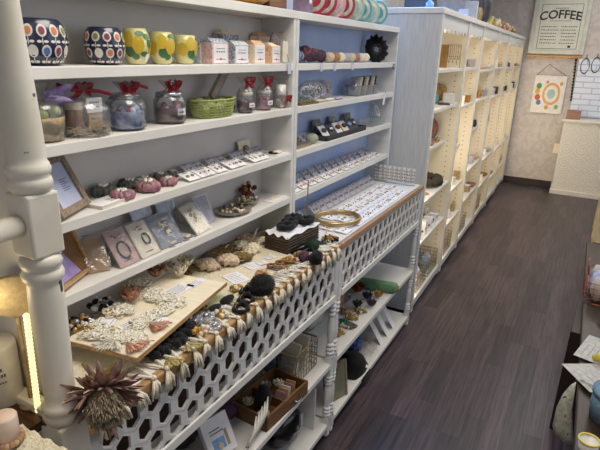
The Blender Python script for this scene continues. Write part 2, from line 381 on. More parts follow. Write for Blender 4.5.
for x in (-.2, 0, .2): m = MB(); m.tube([(x,-.025,0), (x,-.03,-.012), (x,-.036,-.01)], .003, silver); m.build('peg', t)
# hanging printed pouch
a = PY(537,75,YB); b = PY(569,75,YB); c = PY(533,112,YB)
w = b.x-a.x; h = a.z-c.z
t = thing('hanging_print', 'white printed banner with colourful drawings hung by cord from the wall rail', 'banner', ((a.x+b.x)/2-.01, YB-.02, c.z))
bw = M_('banner_cloth', '#e6e4e4', h2='#d9d7d8', rough=.8)
m = MB(); m.b2((-w/2,-.006,0), (w/2,.004,h), bw); m.b2((-w/2-.01,-.009,h-.012), (w/2+.01,.006,h), bw); m.build('cloth', t)
m = MB()
def disc_y(m, x, z, rx, rz, mt, y=-.0075, n=20):
    pts = [(x+rx*math.cos(2*PI*i/n), z+rz*math.sin(2*PI*i/n)) for i in range(n)]
    vs = [(p[0], y, p[1]) for p in pts]+[(p[0], y+.002, p[1]) for p in pts]
    m.add(vs, [tuple(range(n)), tuple(reversed(range(n, 2*n)))]+[(i, n+i, n+(i+1)%n, (i+1)%n) for i in range(n)], mt)
disc_y(m, .03, h*.52, w*.28, h*.30, M_('print_orange', '#e0ab6c', rough=.8)); disc_y(m, .03, h*.52, w*.21, h*.23, bw, -.009); disc_y(m, .03, h*.52, w*.13, h*.13, M_('print_teal', '#a5c6c6', rough=.8), -.010)
for x, z, q, cc in ((-.12,.72,.03,'#5f9a5c'), (-.13,.58,.028,'#e0b443'), (-.12,.42,.03,'#c65f44'), (-.10,.28,.026,'#5c86b8'), (.0,.16,.022,'#d99a55'), (.11,.18,.022,'#7bb06c'), (.13,.8,.018,'#c9a24a'), (-.03,.83,.015,'#cc8855')):
    disc_y(m, x*w/.36, z*h, q, q*1.2, M_('print_'+cc[1:], cc, rough=.8))
m.build('drawing', t)
m = MB(); m.tube([(-w/2+.01,-.004,h), (-w*.12,-.02,h+.13), (w/2-.01,-.004,h)], .003, M_('brown_cord', '#6d5442', rough=.8)); m.build('cord', t)
m = MB()
pts = [PY(576,60,YB-.02), PY(575,72,YB-.02), PY(573,86,YB-.02), PY(571,100,YB-.02)]
m.tube([p-pts[-1] for p in pts], .006, black)
for i in range(14): q = pts[0].lerp(pts[-1], i/13)-pts[-1]; m.ell(q, (.013,.01,.012), blackg, 8, 5)
tag(m.build('bead_string', loc=pts[-1]), 'black beaded cord hanging beside the printed banner', 'cord')
for i, (px, py, nm) in enumerate(((585,66,'left'), (596,65,'right'))):
    p = PY(px, py, YB-.02); m = MB(); m.at(rot=(PI/2,0,0)); m.ring((0,0,0), .055, .004, dgrey, 28, 6, .8, 1.5)
    m.tube([(0,.08,0), (0,.13,0)], .003, dgrey)
    tag(m.build('hanging_hoop', loc=p), 'thin dark wire hoop on white brick, %s of the two' % nm, 'hoop', 'wire hoops on the brick')

# ================================================================ shelf furniture
SHZ = [1.357, 1.192, 1.025]; S1 = 1.508; TOP = 1.68; TZ = .87; MID = .365; BOT = .07
XF, XB = -.93, -1.06                               # hutch front and back
TX = -.72                                          # desk front
def spindle(zt, zb):
    L = zt-zb; pr = []
    def bead(z, r, w, base=.011):
        for k in range(7):
            a = PI*k/6; pr.append((base+(r-base)*math.sin(a), z-w*math.cos(a)*.5))
    pr.append((.016, 0)); pr.append((.016, .012*L/.28))
    for f_, r in ((.10,.018), (.17,.0175), (.24,.016)): bead(f_*L, r, .055*L)
    for k in range(9):
        q = k/8; pr.append((.0115+.0035*math.sin(PI*q), (.29+.44*q)*L))
    for f_, r in ((.78,.016), (.85,.0175), (.92,.018)): bead(f_*L, r, .055*L)
    pr.append((.016, L-.006)); pr.append((.016, L))
    return pr
def lattice(m, y0, y1, z0, z1, x, mt, t=.007):
    pitch = .0615; rows = [(.7335-.0795, .5), (.7065, .0), (.7595, .5), (.8125, 0.)]
    def hexa(cy, cz, w, h): return [(cy-w/2, cz-h*.27), (cy, cz-h*.5), (cy+w/2, cz-h*.27), (cy+w/2, cz+h*.27), (cy, cz+h*.5), (cy-w/2, cz+h*.27)]
    cl = lambda v, a, b: max(a, min(b, v))
    for zc, off in ((.6535,.5), (.7065,0.), (.7595,.5), (.8125,0.), (.8655,.5)):
        k = int((y0-.5)/pitch)-1
        while True:
            cy = .5+(k+off)*pitch+.0005; k += 1
            if cy-pitch > y1: break
            if cy+pitch < y0: continue
            h = .053*4/3
            O = [(cl(a, y0, y1), cl(b, z0, z1)) for a, b in hexa(cy, zc, pitch, h*1.0)]
            I = [(cl(a, y0+.004, y1-.004), cl(b, z0+.002, z1-.002)) for a, b in hexa(cy, zc, pitch*.61, h*.80)]
            if max(q[0] for q in O)-min(q[0] for q in O) < 1e-4 or max(q[1] for q in O)-min(q[1] for q in O) < 1e-4: continue
            if max(q[0] for q in I)-min(q[0] for q in I) < .003 or max(q[1] for q in I)-min(q[1] for q in I) < .004:
                vs = [(x, a, b) for a, b in O]+[(x-t, a, b) for a, b in O]
                m.add(vs, [(0,1,2,3,4,5), (11,10,9,8,7,6)], mt); continue
            vs = [(x, a, b) for a, b in O]+[(x, a, b) for a, b in I]+[(x-t, a, b) for a, b in O]+[(x-t, a, b) for a, b in I]
            fs = []
            for i in range(6):
                j = (i+1) % 6
                fs += [(i, j, 6+j, 6+i), (12+j, 12+i, 18+i, 18+j), (6+i, 6+j, 18+j, 18+i)]
            m.add(vs, fs, mt)
def display_unit(y0, y1, label_d, label_h):
    # desk below
    t = thing('lattice_desk', label_d, 'desk', (TX, (y0+y1)/2, 0)); oy = -(y0+y1)/2; ox = -TX
    def bb(a, b, mt, nm, bv=.002): m = MB(); m.b2((a[0]+ox, a[1]+oy, a[2]), (b[0]+ox, b[1]+oy, b[2]), mt); return m.build(nm, t, bevel=bv)
    bb((XB-.02, y0+.0005, .848), (TX-.014, y1, TZ), white, 'desktop')
    bb((TX-.05+.036, y0+.0005, .846), (TX+.006, y1-.0005, .873), goldwood if y0 < 1 else ledge, 'front_ledge', .004)
    m = MB(); m.at((ox, oy, 0)); lattice(m, y0+.03, y1-.03, .672, .846, TX, white2); m.build('lattice_apron', t)
    m = MB(); m.at((ox, oy, 0)); m.b2((TX-.02, y0+.03, .646), (TX+.006, y1-.03, .674), white); m.build('apron_rail', t, bevel=.003)
    for y in (y0+.015, y1-.015):
        for x in (TX-.014, XB+.02):
            m = MB(); m.b2((x-.014+ox, y-.014+oy, .64), (x+.014+ox, y+.014+oy, .848), white2)
            m.b2((x-.014+ox, y-.014+oy, .315), (x+.014+ox, y+.014+oy, .385), white2)
            m.lathe(spindle(.64, .385), white2, 14, (x+ox, y+oy, .385)); m.lathe(spindle(.315, .09), white2, 14, (x+ox, y+oy, .09))
            m.b2((x-.014+ox, y-.014+oy, .03), (x+.014+ox, y+.014+oy, .09), white2)
            m.lathe([(.008,0), (.016,.012), (.014,.03)], white2, 12, (x+ox, y+oy, 0))
            m.build('turned_leg', t)
    for zz, nm in ((MID, 'middle_shelf'), (BOT, 'bottom_shelf')):
        bb((XB, y0+.004, zz-.022), (TX-.001, y1-.004, zz), white, nm)
    bb((XB, y0+.03, .648), (TX-.022, y1-.03, .658), white2, 'light_stop_board')  # board added under the lattice to keep light out from below
    bb((XB-.02, y0+.004, .04), (XB-.005, y1-.004, .848), darkwood, 'back_panel')
    bb((XB, y0, .66), (TX-.03, y0+.012, .846), white2, 'side_panel'); bb((XB, y1-.012, .66), (TX-.03, y1, .846), white2, 'side_panel')
    bb((TX-.052, y0+.03, .66), (TX-.046, y1-.03, .846), darkwood, 'shade_backing')  # dark wood board added behind the lattice so its holes look shaded
    # hutch above
    t2 = thing('display_hutch', label_h, 'shelf', (XF, (y0+y1)/2, TZ)); 
    def b3(a, b, mt, nm, bv=.0015): m = MB(); m.b2((a[0]-XF, a[1]+oy, a[2]-TZ), (b[0]-XF, b[1]+oy, b[2]-TZ), mt); return m.build(nm, t2, bevel=bv)
    b3((XB-.012, y0, TZ+.0005), (XF, y0+.018, 1.655), white2, 'side_board'); b3((XB-.012, y1-.018, TZ+.0005), (XF, y1, 1.655), white2, 'side_board')
    b3((XB-.012, y0-.001, 1.655), (XF+.003, y1+.001, TOP), white, 'top_board')
    for zz in [S1]+SHZ: b3((XB, y0+.018, zz-.024), (XF, y1-.018, zz), white, 'shelf_board')
    b3((XB-.012, y0+.018, TZ+.0005), (XB, y1-.018, 1.655), bluelit_back if y0 > 1 else backp, 'back_panel')
    return t, t2
YJ = 1.66
display_unit(.508, YJ-.002, 'near white desk with pierced lattice apron and turned legs, under the fringed runner', 'near white hutch with pottery on its upper shelf and hair accessories below')
display_unit(YJ+.002, 2.752, 'far white desk with tan wooden ledge and lattice apron, covered in earring cards', 'far white hutch with round tins on top and back panel tinted as blue-lit')
m = MB()
for y, z in ((2.733,1.60),(2.733,1.56),(2.733,1.42),(2.733,1.27),(2.733,1.10)):
    pass

# tall lit shelf unit beyond
def far_unit():
    Y0, Y1, Z = 2.86, 7.03, 1.785
    t = thing('tall_display_cabinet', 'long tall white shelf unit with scalloped valances and warm lit bays, along the left wall', 'shelf', (-.747, Y0, 0), .0165)
    L = Y1-Y0; D = .33
    def bb(a, b, mt, nm, bv=.002): m = MB(); m.b2(a, b, mt); return m.build(nm, t, bevel=bv)
    bb((-D, 0, .03), (0, .022, 1.755), panelwood, 'end_panel')
    bb((-D-.01, -.012, 1.755), (.014, L, Z), white, 'top_board', .004)
    bb((-D-.012, .022, .03), (-D, L, 1.755), cream, 'back_panel')
    ys = [0.74, 1.30, 2.06, 2.77, 3.43, L-.03]
    for y in ys:
        m = MB(); m.b2((-D, y, .03), (0, y+.022, 1.755), cream)
        for r in range(2):
            for k in range(40): m.b2((-.05-r*.20, y-.0012, .2+k*.036), (-.044-r*.20, y+.001, .206+k*.036), dgrey)
        m.b2((-.001, y-.006, .03), (.008, y+.028, 1.755), white2)
        m.build('divider', t)
    m = MB(); m.b2((-.001, -.001, .03), (.008, .03, 1.755), white2); m.build('front_stile', t)
    st = [.022]+[y+.022 for y in ys[:-1]]; en = ys
    lv = [[1.475,1.255,1.0,.72,.455],[1.475,1.22,.9,.62,.36],[1.45,1.22,.95,.66,.4],[1.46,1.20,.93,.62,.36],[1.45,1.2,.9,.6,.3],[1.45,1.2,.9,.6,.3]]
    for i in range(6):
        for j, z in enumerate(lv[i]):
            dp = .0 if j != 2 else -.06
            bb((-D, st[i], z-.018), (dp-.004, en[i], z), white, 'shelf_board', .0015)
        bb((-D, st[i], .06), (-.004, en[i], .08), white, 'shelf_board', .0015)
        bb((-.02, st[i], .03), (-.006, en[i], .06), white2, 'kick_board', .001)
        m = MB(); y0, y1 = st[i], en[i]; n = max(4, round((y1-y0)/.09)); w = (y1-y0)/n
        pts = [(y0, 1.755), (y0, 1.70)]
        for k in range(n):
            for q in range(1, 8):
                a = PI*q/8; pts.append((y0+w*k+w*q/8, 1.70-.032*math.sin(a)))
        pts += [(y1, 1.70), (y1, 1.755)]
        vs = [(-.002, a, b) for a, b in pts]+[(-.012, a, b) for a, b in pts]; N = len(pts)
        # strip faces between edge and top
        fs = []
        for k in range(N-1): fs.append((k, k+1, N+k+1, N+k))
        fs.append((N-1, 0, N, 2*N-1))
        m.add(vs, fs+[tuple(range(N)), tuple(reversed(range(N, 2*N)))], white2); m.build('valance', t)
        bb((-.10, y0+.03, 1.745), (-.08, y1-.03, 1.7545), mat('warm_led_strip', (1,.85,.6), emit=(1,.80,.5), es=1.5), 'light_strip', 0)
    for y in [0.02]+[y for y in ys]: m = MB(); m.lathe([(.012,0), (.02,.012), (.016,.03)], white2, 12, (-.025, y+.01, 0)); m.build('foot', t)
    return t, st, en, lv
FU, FS, FE, FL = far_unit()
# ================================================================ upper shelves, left hutch
def yat(px, py, x=-.985): return PX(px, py, x).y
def wrap(m, R, z, pts_h, mt):  pass
def flower_cup(name, label, cat, y, r, h, base, group=None, x=-.99, kind='navy', prof=None):
    t = thing(name, label, cat, (x, y, S1+.0005), 0, group)
    pr = prof or [(r*.60,0),(r*.74,h*.05),(r*.92,h*.22),(r,h*.48),(r*.98,h*.68),(r*.90,h*.86),(r*.78,h*.97),(r*.74,h)]
    m = MB(); m.lathe(pr+[(pr[-1][0]*.95,h),(pr[-1][0]*.96,h*.8),(r*.5,h*.12),(0,h*.1)], base, 32); m.build('body', t)
    def rad(z):
        for (a, za), (b, zb) in zip(pr, pr[1:]):
            if za <= z <= zb: return a+(b-a)*(z-za)/(zb-za+1e-9)
        return pr[-1][0]
    def spot(m, ang, z, w, hh, mt, off):
        N = 14; vs = [((rad(z)+off)*math.cos(ang), (rad(z)+off)*math.sin(ang), z)]
        for i in range(N):
            a = 2*PI*i/N; zz = z+hh*math.sin(a); zz = max(.003, min(h-.002, zz)); q = ang+w*math.cos(a)/r
            vs.append(((rad(zz)+off)*math.cos(q), (rad(zz)+off)*math.sin(q), zz))
        m.add(vs, [(0, 1+i, 1+(i+1) % N) for i in range(N)], mt, True)
    m = MB()
    if kind == 'navy':
        n = max(8, int(2*PI*r/.0245)); cols = [corange, cwhite, cplum, colive, cblue, cwhite, cplum, corange]
        for row, zc in enumerate((h*.70, h*.27)):
            for i in range(n):
                a = 2*PI*i/n+row*.1; c = cols[(i*3+row*2) % 8]; q = h*.135
                spot(m, a, zc+.004, .0095, q, cwhite, .0007); spot(m, a, zc+.004, .0062, q*.62, c, .0013)
                spot(m, a, zc-q*1.25, .0010, q*.6, cwhite, .0007)
                spot(m, a-.006/r, zc-q*1.35, .0045, q*.22, cwhite, .0008); spot(m, a+.006/r, zc-q*1.35, .0045, q*.22, cwhite, .0008)
    else:
        for a, z, w, hh, c in kind: spot(m, a, z*h, w, hh, c, .0007+ (0.0005 if c in (clemon, cwhite) else 0)+(.001 if c is corange else 0))
    m.build('painted_pattern', t)
    return t
y0 = yat(18, 60); y1 = yat(67, 60)
flower_cup('flower_pot', 'large navy pot with two rows of painted flowers, leftmost on the top shelf', 'pot', yat(41,60), .060, .088, navy, x=-.993)
flower_cup('flower_tumbler', 'smaller navy flower-painted pot standing left of the lemon cups', 'pot', yat(106,62), .044, .080, navy, x=-.985)
lem = [(-.6,.55,.014,.020,clemon),(.35,.62,.010,.013,cgreen),(.7,.42,.013,.017,clemon),(-.1,.3,.012,.006,cgreen),(.1,.78,.011,.007,cgreen),(-1.2,.35,.013,.012,cgreen),(-.45,.86,.012,.006,cgreen),(-1.3,.7,.013,.018,clemon),(.25,.2,.01,.01,cwhite),(-.8,.22,.010,.007,cgreen),(1.4,.6,.012,.016,clemon),(-2,.5,.012,.017,clemon)]
for i, (px, lab) in enumerate(((135.5,'yellow lemon-painted ceramic cup right beside the smaller navy pot'), (161,'yellow lemon-painted ceramic cup, middle of the three'), (183.5,'yellow lemon-painted ceramic cup next to the patterned paper packs'))):
    k = [(a+i*.5, *r_) for a, *r_ in lem]
    flower_cup('lemon_cup', lab, 'cup', yat(px,63), .0335 if i < 2 else .0315, .082-.004*i, cyellow, 'lemon cups on the top shelf', -.98, k, [(.018,0),(.022,.003),(.029,.018),(.0345,.042),(.0345,.058),(.030,.072),(.025,.082-.004*i)])
# patterned paper packs
pat = [M_('pattern_blue_green', '#7fa0c4', h2='#e8e4d0', rough=.7, scale=190), M_('pattern_orange_pink', '#d98858', h2='#c9d0e6', rough=.7, scale=180), M_('pattern_navy_blue', '#2f4a92', h2='#d9dccb', rough=.7, scale=190), M_('pattern_peach', '#ecc79e', h2='#fbf3e0', rough=.7, scale=170), M_('pattern_cream', '#ead9b8', h2='#d08b62', rough=.7, scale=170)]
def pack(i, y, w, h, mt, mt2, lab, x=-.985, d=.045):
    t = thing('paper_pack', lab, 'package', (x, y, S1+.0005), rnd(-.05,.05), 'patterned packs on the top shelf')
    m = MB(); vs = []; 
    m.b2((-d/2,-w/2,0), (d/2,w/2,h*.82), mt)
    m.add([(-d/2,-w/2,h*.82),(d/2,-w/2,h*.82),(d/2,w/2,h*.82),(-d/2,w/2,h*.82),(-.004,-w/2,h),(.004,-w/2,h),(.004,w/2,h),(-.004,w/2,h)], [(0,1,5,4),(1,2,6,5),(2,3,7,6),(3,0,4,7),(4,5,6,7)], mt2); m.build('bag', t)
    m = MB(); m.b2((d/2,-w*.42,h*.05), (d/2+.001,w*.42,h*.78), paper); m.build('label', t)
    m = MB(); m.b2((d/2+.001,-w*.25,h*.60), (d/2+.0016,w*.25,h*.615), ink)
    for k in range(4): m.b2((d/2+.001,-w*.26+k*w*.14,h*.46), (d/2+.0016,-w*.17+k*w*.14,h*.50), ink)
    m.b2((d/2+.001,-w*.30,h*.18), (d/2+.0016,w*.30,h*.20), red); m.ell((d/2+.0012, 0, h*.2), (.0008,.004,.003), red, 8, 4); m.build('printing', t)
packs = [(201,'blue-green patterned paper pack at the left end of the packs',0,2,-1.01,.06),(214.5,'paper pack with blue and orange pattern and broad white label',1,2,-.97,.075),(236,'navy-blue patterned paper pack with white label, in the middle of the packs',2,0,-.97,.072),(254,'peach paper pack with cream label beside the navy one',3,4,-.97,.062),(270.5,'cream paper pack furthest right, beside the hanging tag',4,3,-.97,.058)]
for i, (px, lab, a, b, x, w) in enumerate(packs): pack(i, yat(px, 62, x), w, .066+.004*(i%2), pat[a], pat[b], lab, x)
for i, (px, lab, a) in enumerate(((228,'folded navy-patterned paper pack lying behind the front row',2),(262,'folded peach-patterned paper pack lying behind the front row',3))):
    m = MB(); m.b2((-.018,-.04,0), (.018,.04,.085), pat[a]); m.add([(-.018,-.04,.085),(.018,-.04,.085),(.018,.04,.085),(-.018,.04,.085),(0,-.03,.10),(0,.03,.10)], [(0,1,4),(1,2,5,4),(2,3,5),(3,0,4,5)], pat[(a+1) % 5])
    tag(m.build('folded_pack', loc=(-1.035, yat(px,62,-1.03), S1+.0005)), lab, 'package')
# pouch with tag
y = PX(284, 58, -.955).y
t = thing('fabric_pouch', 'brown patterned pouch with hanging cream tag, far right of the top shelf', 'pouch', (-.958, y-.012, S1+.0005))
m = MB(); m.at(rot=(.25,0,0)); m.ell((-.012,-.01,.050), (.018,.026,.054), mauve, 14, 10, .04); m.build('pouch', t)
m = MB(); m.b2((.022,-.030,.006), (.024,.002,.072), creamp); m.tube([(.023,-.012,.07), (.012,-.004,.10), (-.01,.0,.10)], .0012, kraft); m.build('tag', t)
m = MB(); m.b2((.033,-.013,-.034), (.0345,.010,.004), M_('lavender_tag', '#cfcce0', rough=.7)); m.tube([(.0335,-.003,.003), (.025,-.004,.03)], .0008, ink); m.build('price_tag', t)
# things on top of the left hutch
p = yat(268, 0, -1.0)
m = MB()
m.lathe([(.05,.0),(.06,.004),(.085,.018),(.09,.026),(.084,.026),(.058,.008),(0,.006)], goldm, 36, wob=.02)
tag(m.build('scalloped_dish', loc=(-1.02, 1.46, TOP+.0008)), 'mustard-gold dish with scalloped rim on top of the near hutch', 'dish')
m = MB(); m.b2((-.04,-.055,0), (.04,.055,.07), boxwood); m.b2((-.038,-.053,.07), (.038,.053,.074), darkwood)
tag(m.build('wooden_box', loc=(-1.0, 1.585, TOP+.0008), bevel=.002), 'brown wooden box on the hutch top between the gold dish and the tins', 'box')
# second shelf: wrapped gifts
Z2 = SHZ[0]+.0006
def cello(m, r, h, tie, mt=film, n=20, sy=1., c=(0,0,0)):
    pr = [(r*.55,.001),(r*.97,.006),(r,h*.3),(r*.98,h*.55),(r*.7,h*.68),(.007,h*tie),(.012,h*(tie+.06)),(.026,h)]
    vs = []; fs = []
    for j, (q, z) in enumerate(pr):
        for i in range(n):
            a = 2*PI*i/n; rr = q*(1+(.10 if j > 3 else .03)*math.cos(a*5+j)); vs.append((c[0]+rr*math.cos(a), c[1]+rr*math.sin(a)*sy, c[2]+z))
    for j in range(len(pr)-1):
        for i in range(n): fs.append((j*n+i, j*n+(i+1)%n, (j+1)*n+(i+1)%n, (j+1)*n+i))
    m.add(vs, fs, mt, True)
def bow(m, p, s, mt):
    p = Vector(p)
    for sg in (-1, 1):
        m.leaf(p, (0.1, sg, .45), (1,0,0), .030*s, .018*s, mt, .1); m.leaf(p, (.2, sg*.9, -.5), (1,0,0), .026*s, .012*s, mt, -.1)
        m.leaf(p, (.1, sg*.5, .9), (1,0,0), .02*s, .014*s, mt, .1)
    m.ell(p, .0055*s, mt, 8, 6)
def strawnest(m, R, z, n, mt=straw, sy=1.):
    for i in range(n):
        a = rnd(0, 2*PI); r = R*rnd(.45, .95); c = Vector((r*math.cos(a), r*math.sin(a)*sy, z*rnd(.1, 1))); d = Vector((rnd(-1,1), rnd(-1,1), rnd(-.35,.35))).normalized()*R*.42
        e = Vector((0,0,rnd(.001,.006)))
        q = [c-d, c+e, c+d]; q = [Vector((v.x*min(1, R/max(1e-6, math.hypot(v.x, v.y/sy))), v.y*min(1, R/max(1e-6, math.hypot(v.x, v.y/sy))), max(.0015, v.z))) for v in q]
        m.tube(q, .0008, mt, 3)
def y2(px, py=120, x=-.985): return PX(px, py, x).y
# gingham basket
t = thing('gift_basket', 'small straw basket gift in clear wrap with lilac gingham ribbon, leftmost of the wrapped gifts', 'gift', (-.985, y2(50,140)-.012, Z2))
m = MB(); m.lathe([(.030,0),(.036,.004),(.042,.035),(.044,.05),(.041,.05),(.038,.035),(.03,.006)], wickl, 24); strawnest(m, .040, .05, 30); m.build('basket', t)
m = MB()
for k in range(9): m.ell((rnd(-.02,.026), rnd(-.024,.024), rnd(.048,.066)), rnd(.008,.013), [M_('pale_yellow_wrap','#d9c98a',h2='#b7c76a',rough=.4), greenweave][k % 2], 10, 7)
m.build('sweets', t)
m = MB(); cello(m, .043, .118, .76); m.build('cellophane', t)
m = MB(); bow(m, (.02,.012,.092), .7, gingham); m.leaf((.02,0,.090), (.1,1,.35), (1,0,0), .075, .020, gingham, -.05); m.leaf((.02,0,.088), (.1,1,-.15), (1,0,0), .06, .016, gingham, .1); m.build('ribbon', t)
# jam + card gift
t = thing('gift_set', 'amber jar and printed cards on straw in clear wrap with long red ribbon', 'gift', (-.985, y2(86,135), Z2))
m = MB(); strawnest(m, .056, .022, 110, sy=1.05); m.build('straw_bed', t, )
m = MB(); m.lathe([(.018,.012),(.020,.016),(.020,.05),(.018,.055),(.018,.058)], brownfilm, 20, (.0,-.024,0)); m.lathe([(.0185,.058),(.0195,.060),(.0195,.072),(.018,.074)], ivory, 20, (.0,-.024,0)); m.build('jar', t)
m = MB(); m.b2((.020,-.008,.05), (.022,.034,.082), paper); 
for k in range(5): m.b2((.022,.0+k*.0055,.070), (.0225,.0035+k*.0055,.074), ink); 
for k in range(4): m.b2((.022,.004+k*.0055,.061), (.0225,.0075+k*.0055,.064), ink)
m.build('white_card', t)
m = MB(); m.b2((.017,-.003,.014), (.019,.034,.05), kraft)
for k in range(4): m.b2((.019,.004+k*.006,.034), (.0195,.008+k*.006,.039), ink)
m.b2((.019,.008,.024), (.0195,.024,.0255), ink); m.build('kraft_card', t)
m = MB(); cello(m, .056, .112, .82); m.build('cellophane', t)
m = MB(); bow(m, (.005,-.005,.098), 1.1, red); m.tube([(0,-.06,.112), (.01,-.03,.10), (0,0,.098), (.02,.03,.095), (.02,.06,.088)], .0045, red, 6); m.build('ribbon', t)
# blue jar
def jar_gift(nm, lab, y, r, h, fill, topc, x=-.98, bowpos=0, lid=None, tall=.112, label=False, ribbonside=0):
    t = thing(nm, lab, 'gift', (x, y, Z2))
    m = MB(); m.lathe([(r*.86,0),(r,.006),(r*1.02,h*.6),(r*.95,h*.8),(r*.8,h*.86),(r*.8,h)], glass, 26); m.build('jar', t)
    m = MB(); m.lathe([(r*.8,.003),(r*.95,.008),(r*.97,h*.52),(0,h*.55)], fill, 22)
    for k in range(12): a = rnd(0,6.3); m.ell((r*.6*math.cos(a), r*.6*math.sin(a), h*rnd(.5,.66)), r*rnd(.14,.24), topc[k % len(topc)], 8, 6)
    m.build('filling', t)
    m = MB(); m.lathe([(r*.84,h*.88),(r*.88,h*.89),(r*.88,h*1.02),(r*.8,h*1.04),(0,h*1.04)], lid or silver, 22); m.build('lid', t)
    m = MB(); cello(m, r*1.08, tall, .80); m.build('cellophane', t)
    m = MB(); bow(m, (.012,bowpos,tall*.84), 1.25, red)
    if ribbonside: m.tube([(.012,bowpos,tall*.84), (.02,.03,tall*.92), (.02,.055,tall*.86)], .004, red)
    m.build('ribbon', t)
    if label: m = MB(); m.b2((r*1.0,-.014,h*.30), (r*1.0+.0016,.014,h*.52), paper); m.b2((r*1.0+.0016,-.009,h*.38), (r*1.0+.002,.009,h*.42), redd); m.build('label', t)
    return t
wb = M_('blue_marble_candy', '#3f5fa8', h2='#c7cfe0', rough=.4, scale=60)
jar_gift('wrapped_jar', 'wide wrapped glass jar with blue and dark sweets and a red bow', y2(126,132), .044, .082, wb, [dgrey, red, wb, cwhite], lid=acryl, ribbonside=1, tall=.112)
jar_gift('wrapped_jar', 'wrapped jar of deep red sweets with upright red bow, left of the green basket', y2(169,124), .040, .078, redd, [redd, red, pinktin], label=True, tall=.110)
# green basket with things
t = thing('woven_basket', 'light green open-weave oval basket on the second shelf', 'basket', (-.985, y2(213,118), Z2))
m = MB(); n = 44
for k in range(7):
    z = .004+k*.0075; s = 1+.025*k
    m.ring((0,0,z), .040*s, .0016, greenweave, 44, 5, 1, 1.95)
for i in range(n):
    for sg in (1, -1):
        pts = []
        for k in range(4):
            a = 2*PI*(i+sg*k*.55)/n; s = 1+.025*k*2; pts.append((.041*s*math.cos(a), .041*s*1.95*math.sin(a), .003+k*.0155))
        m.tube(pts, .0014, greenweave, 4)
m.lathe([(.0,.002),(.04,.003)], greenweave, 30, sy=1.95); m.ring((0,0,.051), .0465, .003, greenweave, 44, 6, 1, 1.95); m.build('weave', t)
m = MB()
for k in range(8): m.ell((rnd(-.02,.02), rnd(-.05,.05), rnd(.02,.04)), (rnd(.01,.016), rnd(.012,.018), .012), [straw, ivory, greenweave][k % 3], 9, 6)
tag(m.build('wrapped_sweets', loc=(-.985, y2(213,118), Z2+.003)), 'pale wrapped sweets filling the green woven basket', 'sweets')
m = MB(); m.at(rot=(-.75,0,0)); m.b2((-.006,-.014,-.0), (.006,.014,.12), film); m.b2((-.004,-.010,.002), (.004,.010,.10), M_('beige_stick', '#c5a68c', h2='#a98770', rough=.6))
tag(m.build('long_packet', loc=(-1.0, y2(216,118)+.00, Z2+.052)), 'long clear packet leaning out of the green woven basket', 'packet')
for i, (px, lab, q, hh) in enumerate(((244,'slim wrapped jar with red ribbon just right of the green basket',.026,.062),(262.5,'slim wrapped jar with red ribbon, second from the green basket',.0255,.062))):
    tt = jar_gift('wrapped_jar', lab, y2(px,116,-.97), q, hh, redd if i == 0 else pinktin, [cwhite, red, pinktin], x=-.965, bowpos=0, lid=ivory, tall=.110, label=True)
t = thing('candle_glass', 'clear bag with white candle and red ribbon at the right end of the gift shelf', 'candle', (-.960, PX(283,112,-.955).y-.01, Z2))
m = MB(); m.lathe([(.018,.045),(.0185,.05),(.0185,.078),(.015,.08),(0,.08)], cwhite, 20); m.build('candle', t)
m = MB(); cello(m, .026, .10, .86, sy=1); m.build('wrap', t)
m = MB()
for k in range(16): m.ell((rnd(-.015,.015), rnd(-.015,.015), rnd(.006,.04)), rnd(.004,.008), [straw, ivory, pinktin][k % 3], 7, 5)
m.build('petals', t); m = MB(); bow(m, (.026,.006,.032), .9, red); m.build('ribbon', t)
m = MB(); m.ell((0,0,.018), (.03,.024,.018), blackg, 14, 8, .08); m.ell((.01,.006,.036), (.014,.016,.012), dgrey, 10, 6, .1)
tag(m.build('dark_pouch', loc=(-1.026, y2(228,113,-1.02), Z2)), 'shiny dark pouch behind the green basket', 'pouch')
# ================================================================ third shelf of the left hutch: frame, scrunchies, cards
Z3 = SHZ[1]+.0006; Z4 = SHZ[2]+.0006
def picframe(nm, lab, cat, loc, rot, W, Hh, bw, wood, inner, deco, glassy=False):
    t = thing(nm, lab, cat, loc, rot)
    m = MB()
    for a, b in (((0,-W/2,0), (.012,-W/2+bw,Hh)), ((0,W/2-bw,0), (.012,W/2,Hh)), ((0,-W/2+bw,0), (.012,W/2-bw,bw)), ((0,-W/2+bw,Hh-bw), (.012,W/2-bw,Hh))): m.b2(a, b, wood)
    m.build('frame', t, bevel=.0015)
    m = MB(); m.b2((.001,-W/2+bw,bw), (.006,W/2-bw,Hh-bw), inner); m.build('picture', t)
    if deco: deco(t)
    return t
lav = M_('pale_lavender_sheet', '#c5cde6', h2='#b9c2dd', rough=.5)
def deco1(t):
    m = MB()
    for k in range(6): m.b2((.006,.0,.075-k*.005), (.0065,rnd(.015,.035),.0765-k*.005), M_('blue_print', '#5a64a8', rough=.6))
    m.build('printed_lines', t)
picframe('notice_frame', 'weathered wooden frame holding a pale blue sheet, leaning beside the turned post', 'frame', (-.963, .723, Z3+.003), (0,-.46,.42), .125, .130, .017, greywood, lav, deco1)
t = thing('booklet', 'cream booklet with pale cover lying in front of the weathered frame', 'booklet', (-.965, .815, Z3), (0,0,.12))
m = MB(); m.b2((-.026,-.042,0), (.026,.042,.007), creamp); m.build('pages', t); m = MB(); m.b2((-.027,-.043,.0071), (.027,.043,.0085), paper); m.build('cover', t)
m = MB()
for k in range(4): m.b2((-.006+k*.006,.002,.0086), (-.0045+k*.006,.030,.009), ink)
m.build('printed_lines', t)
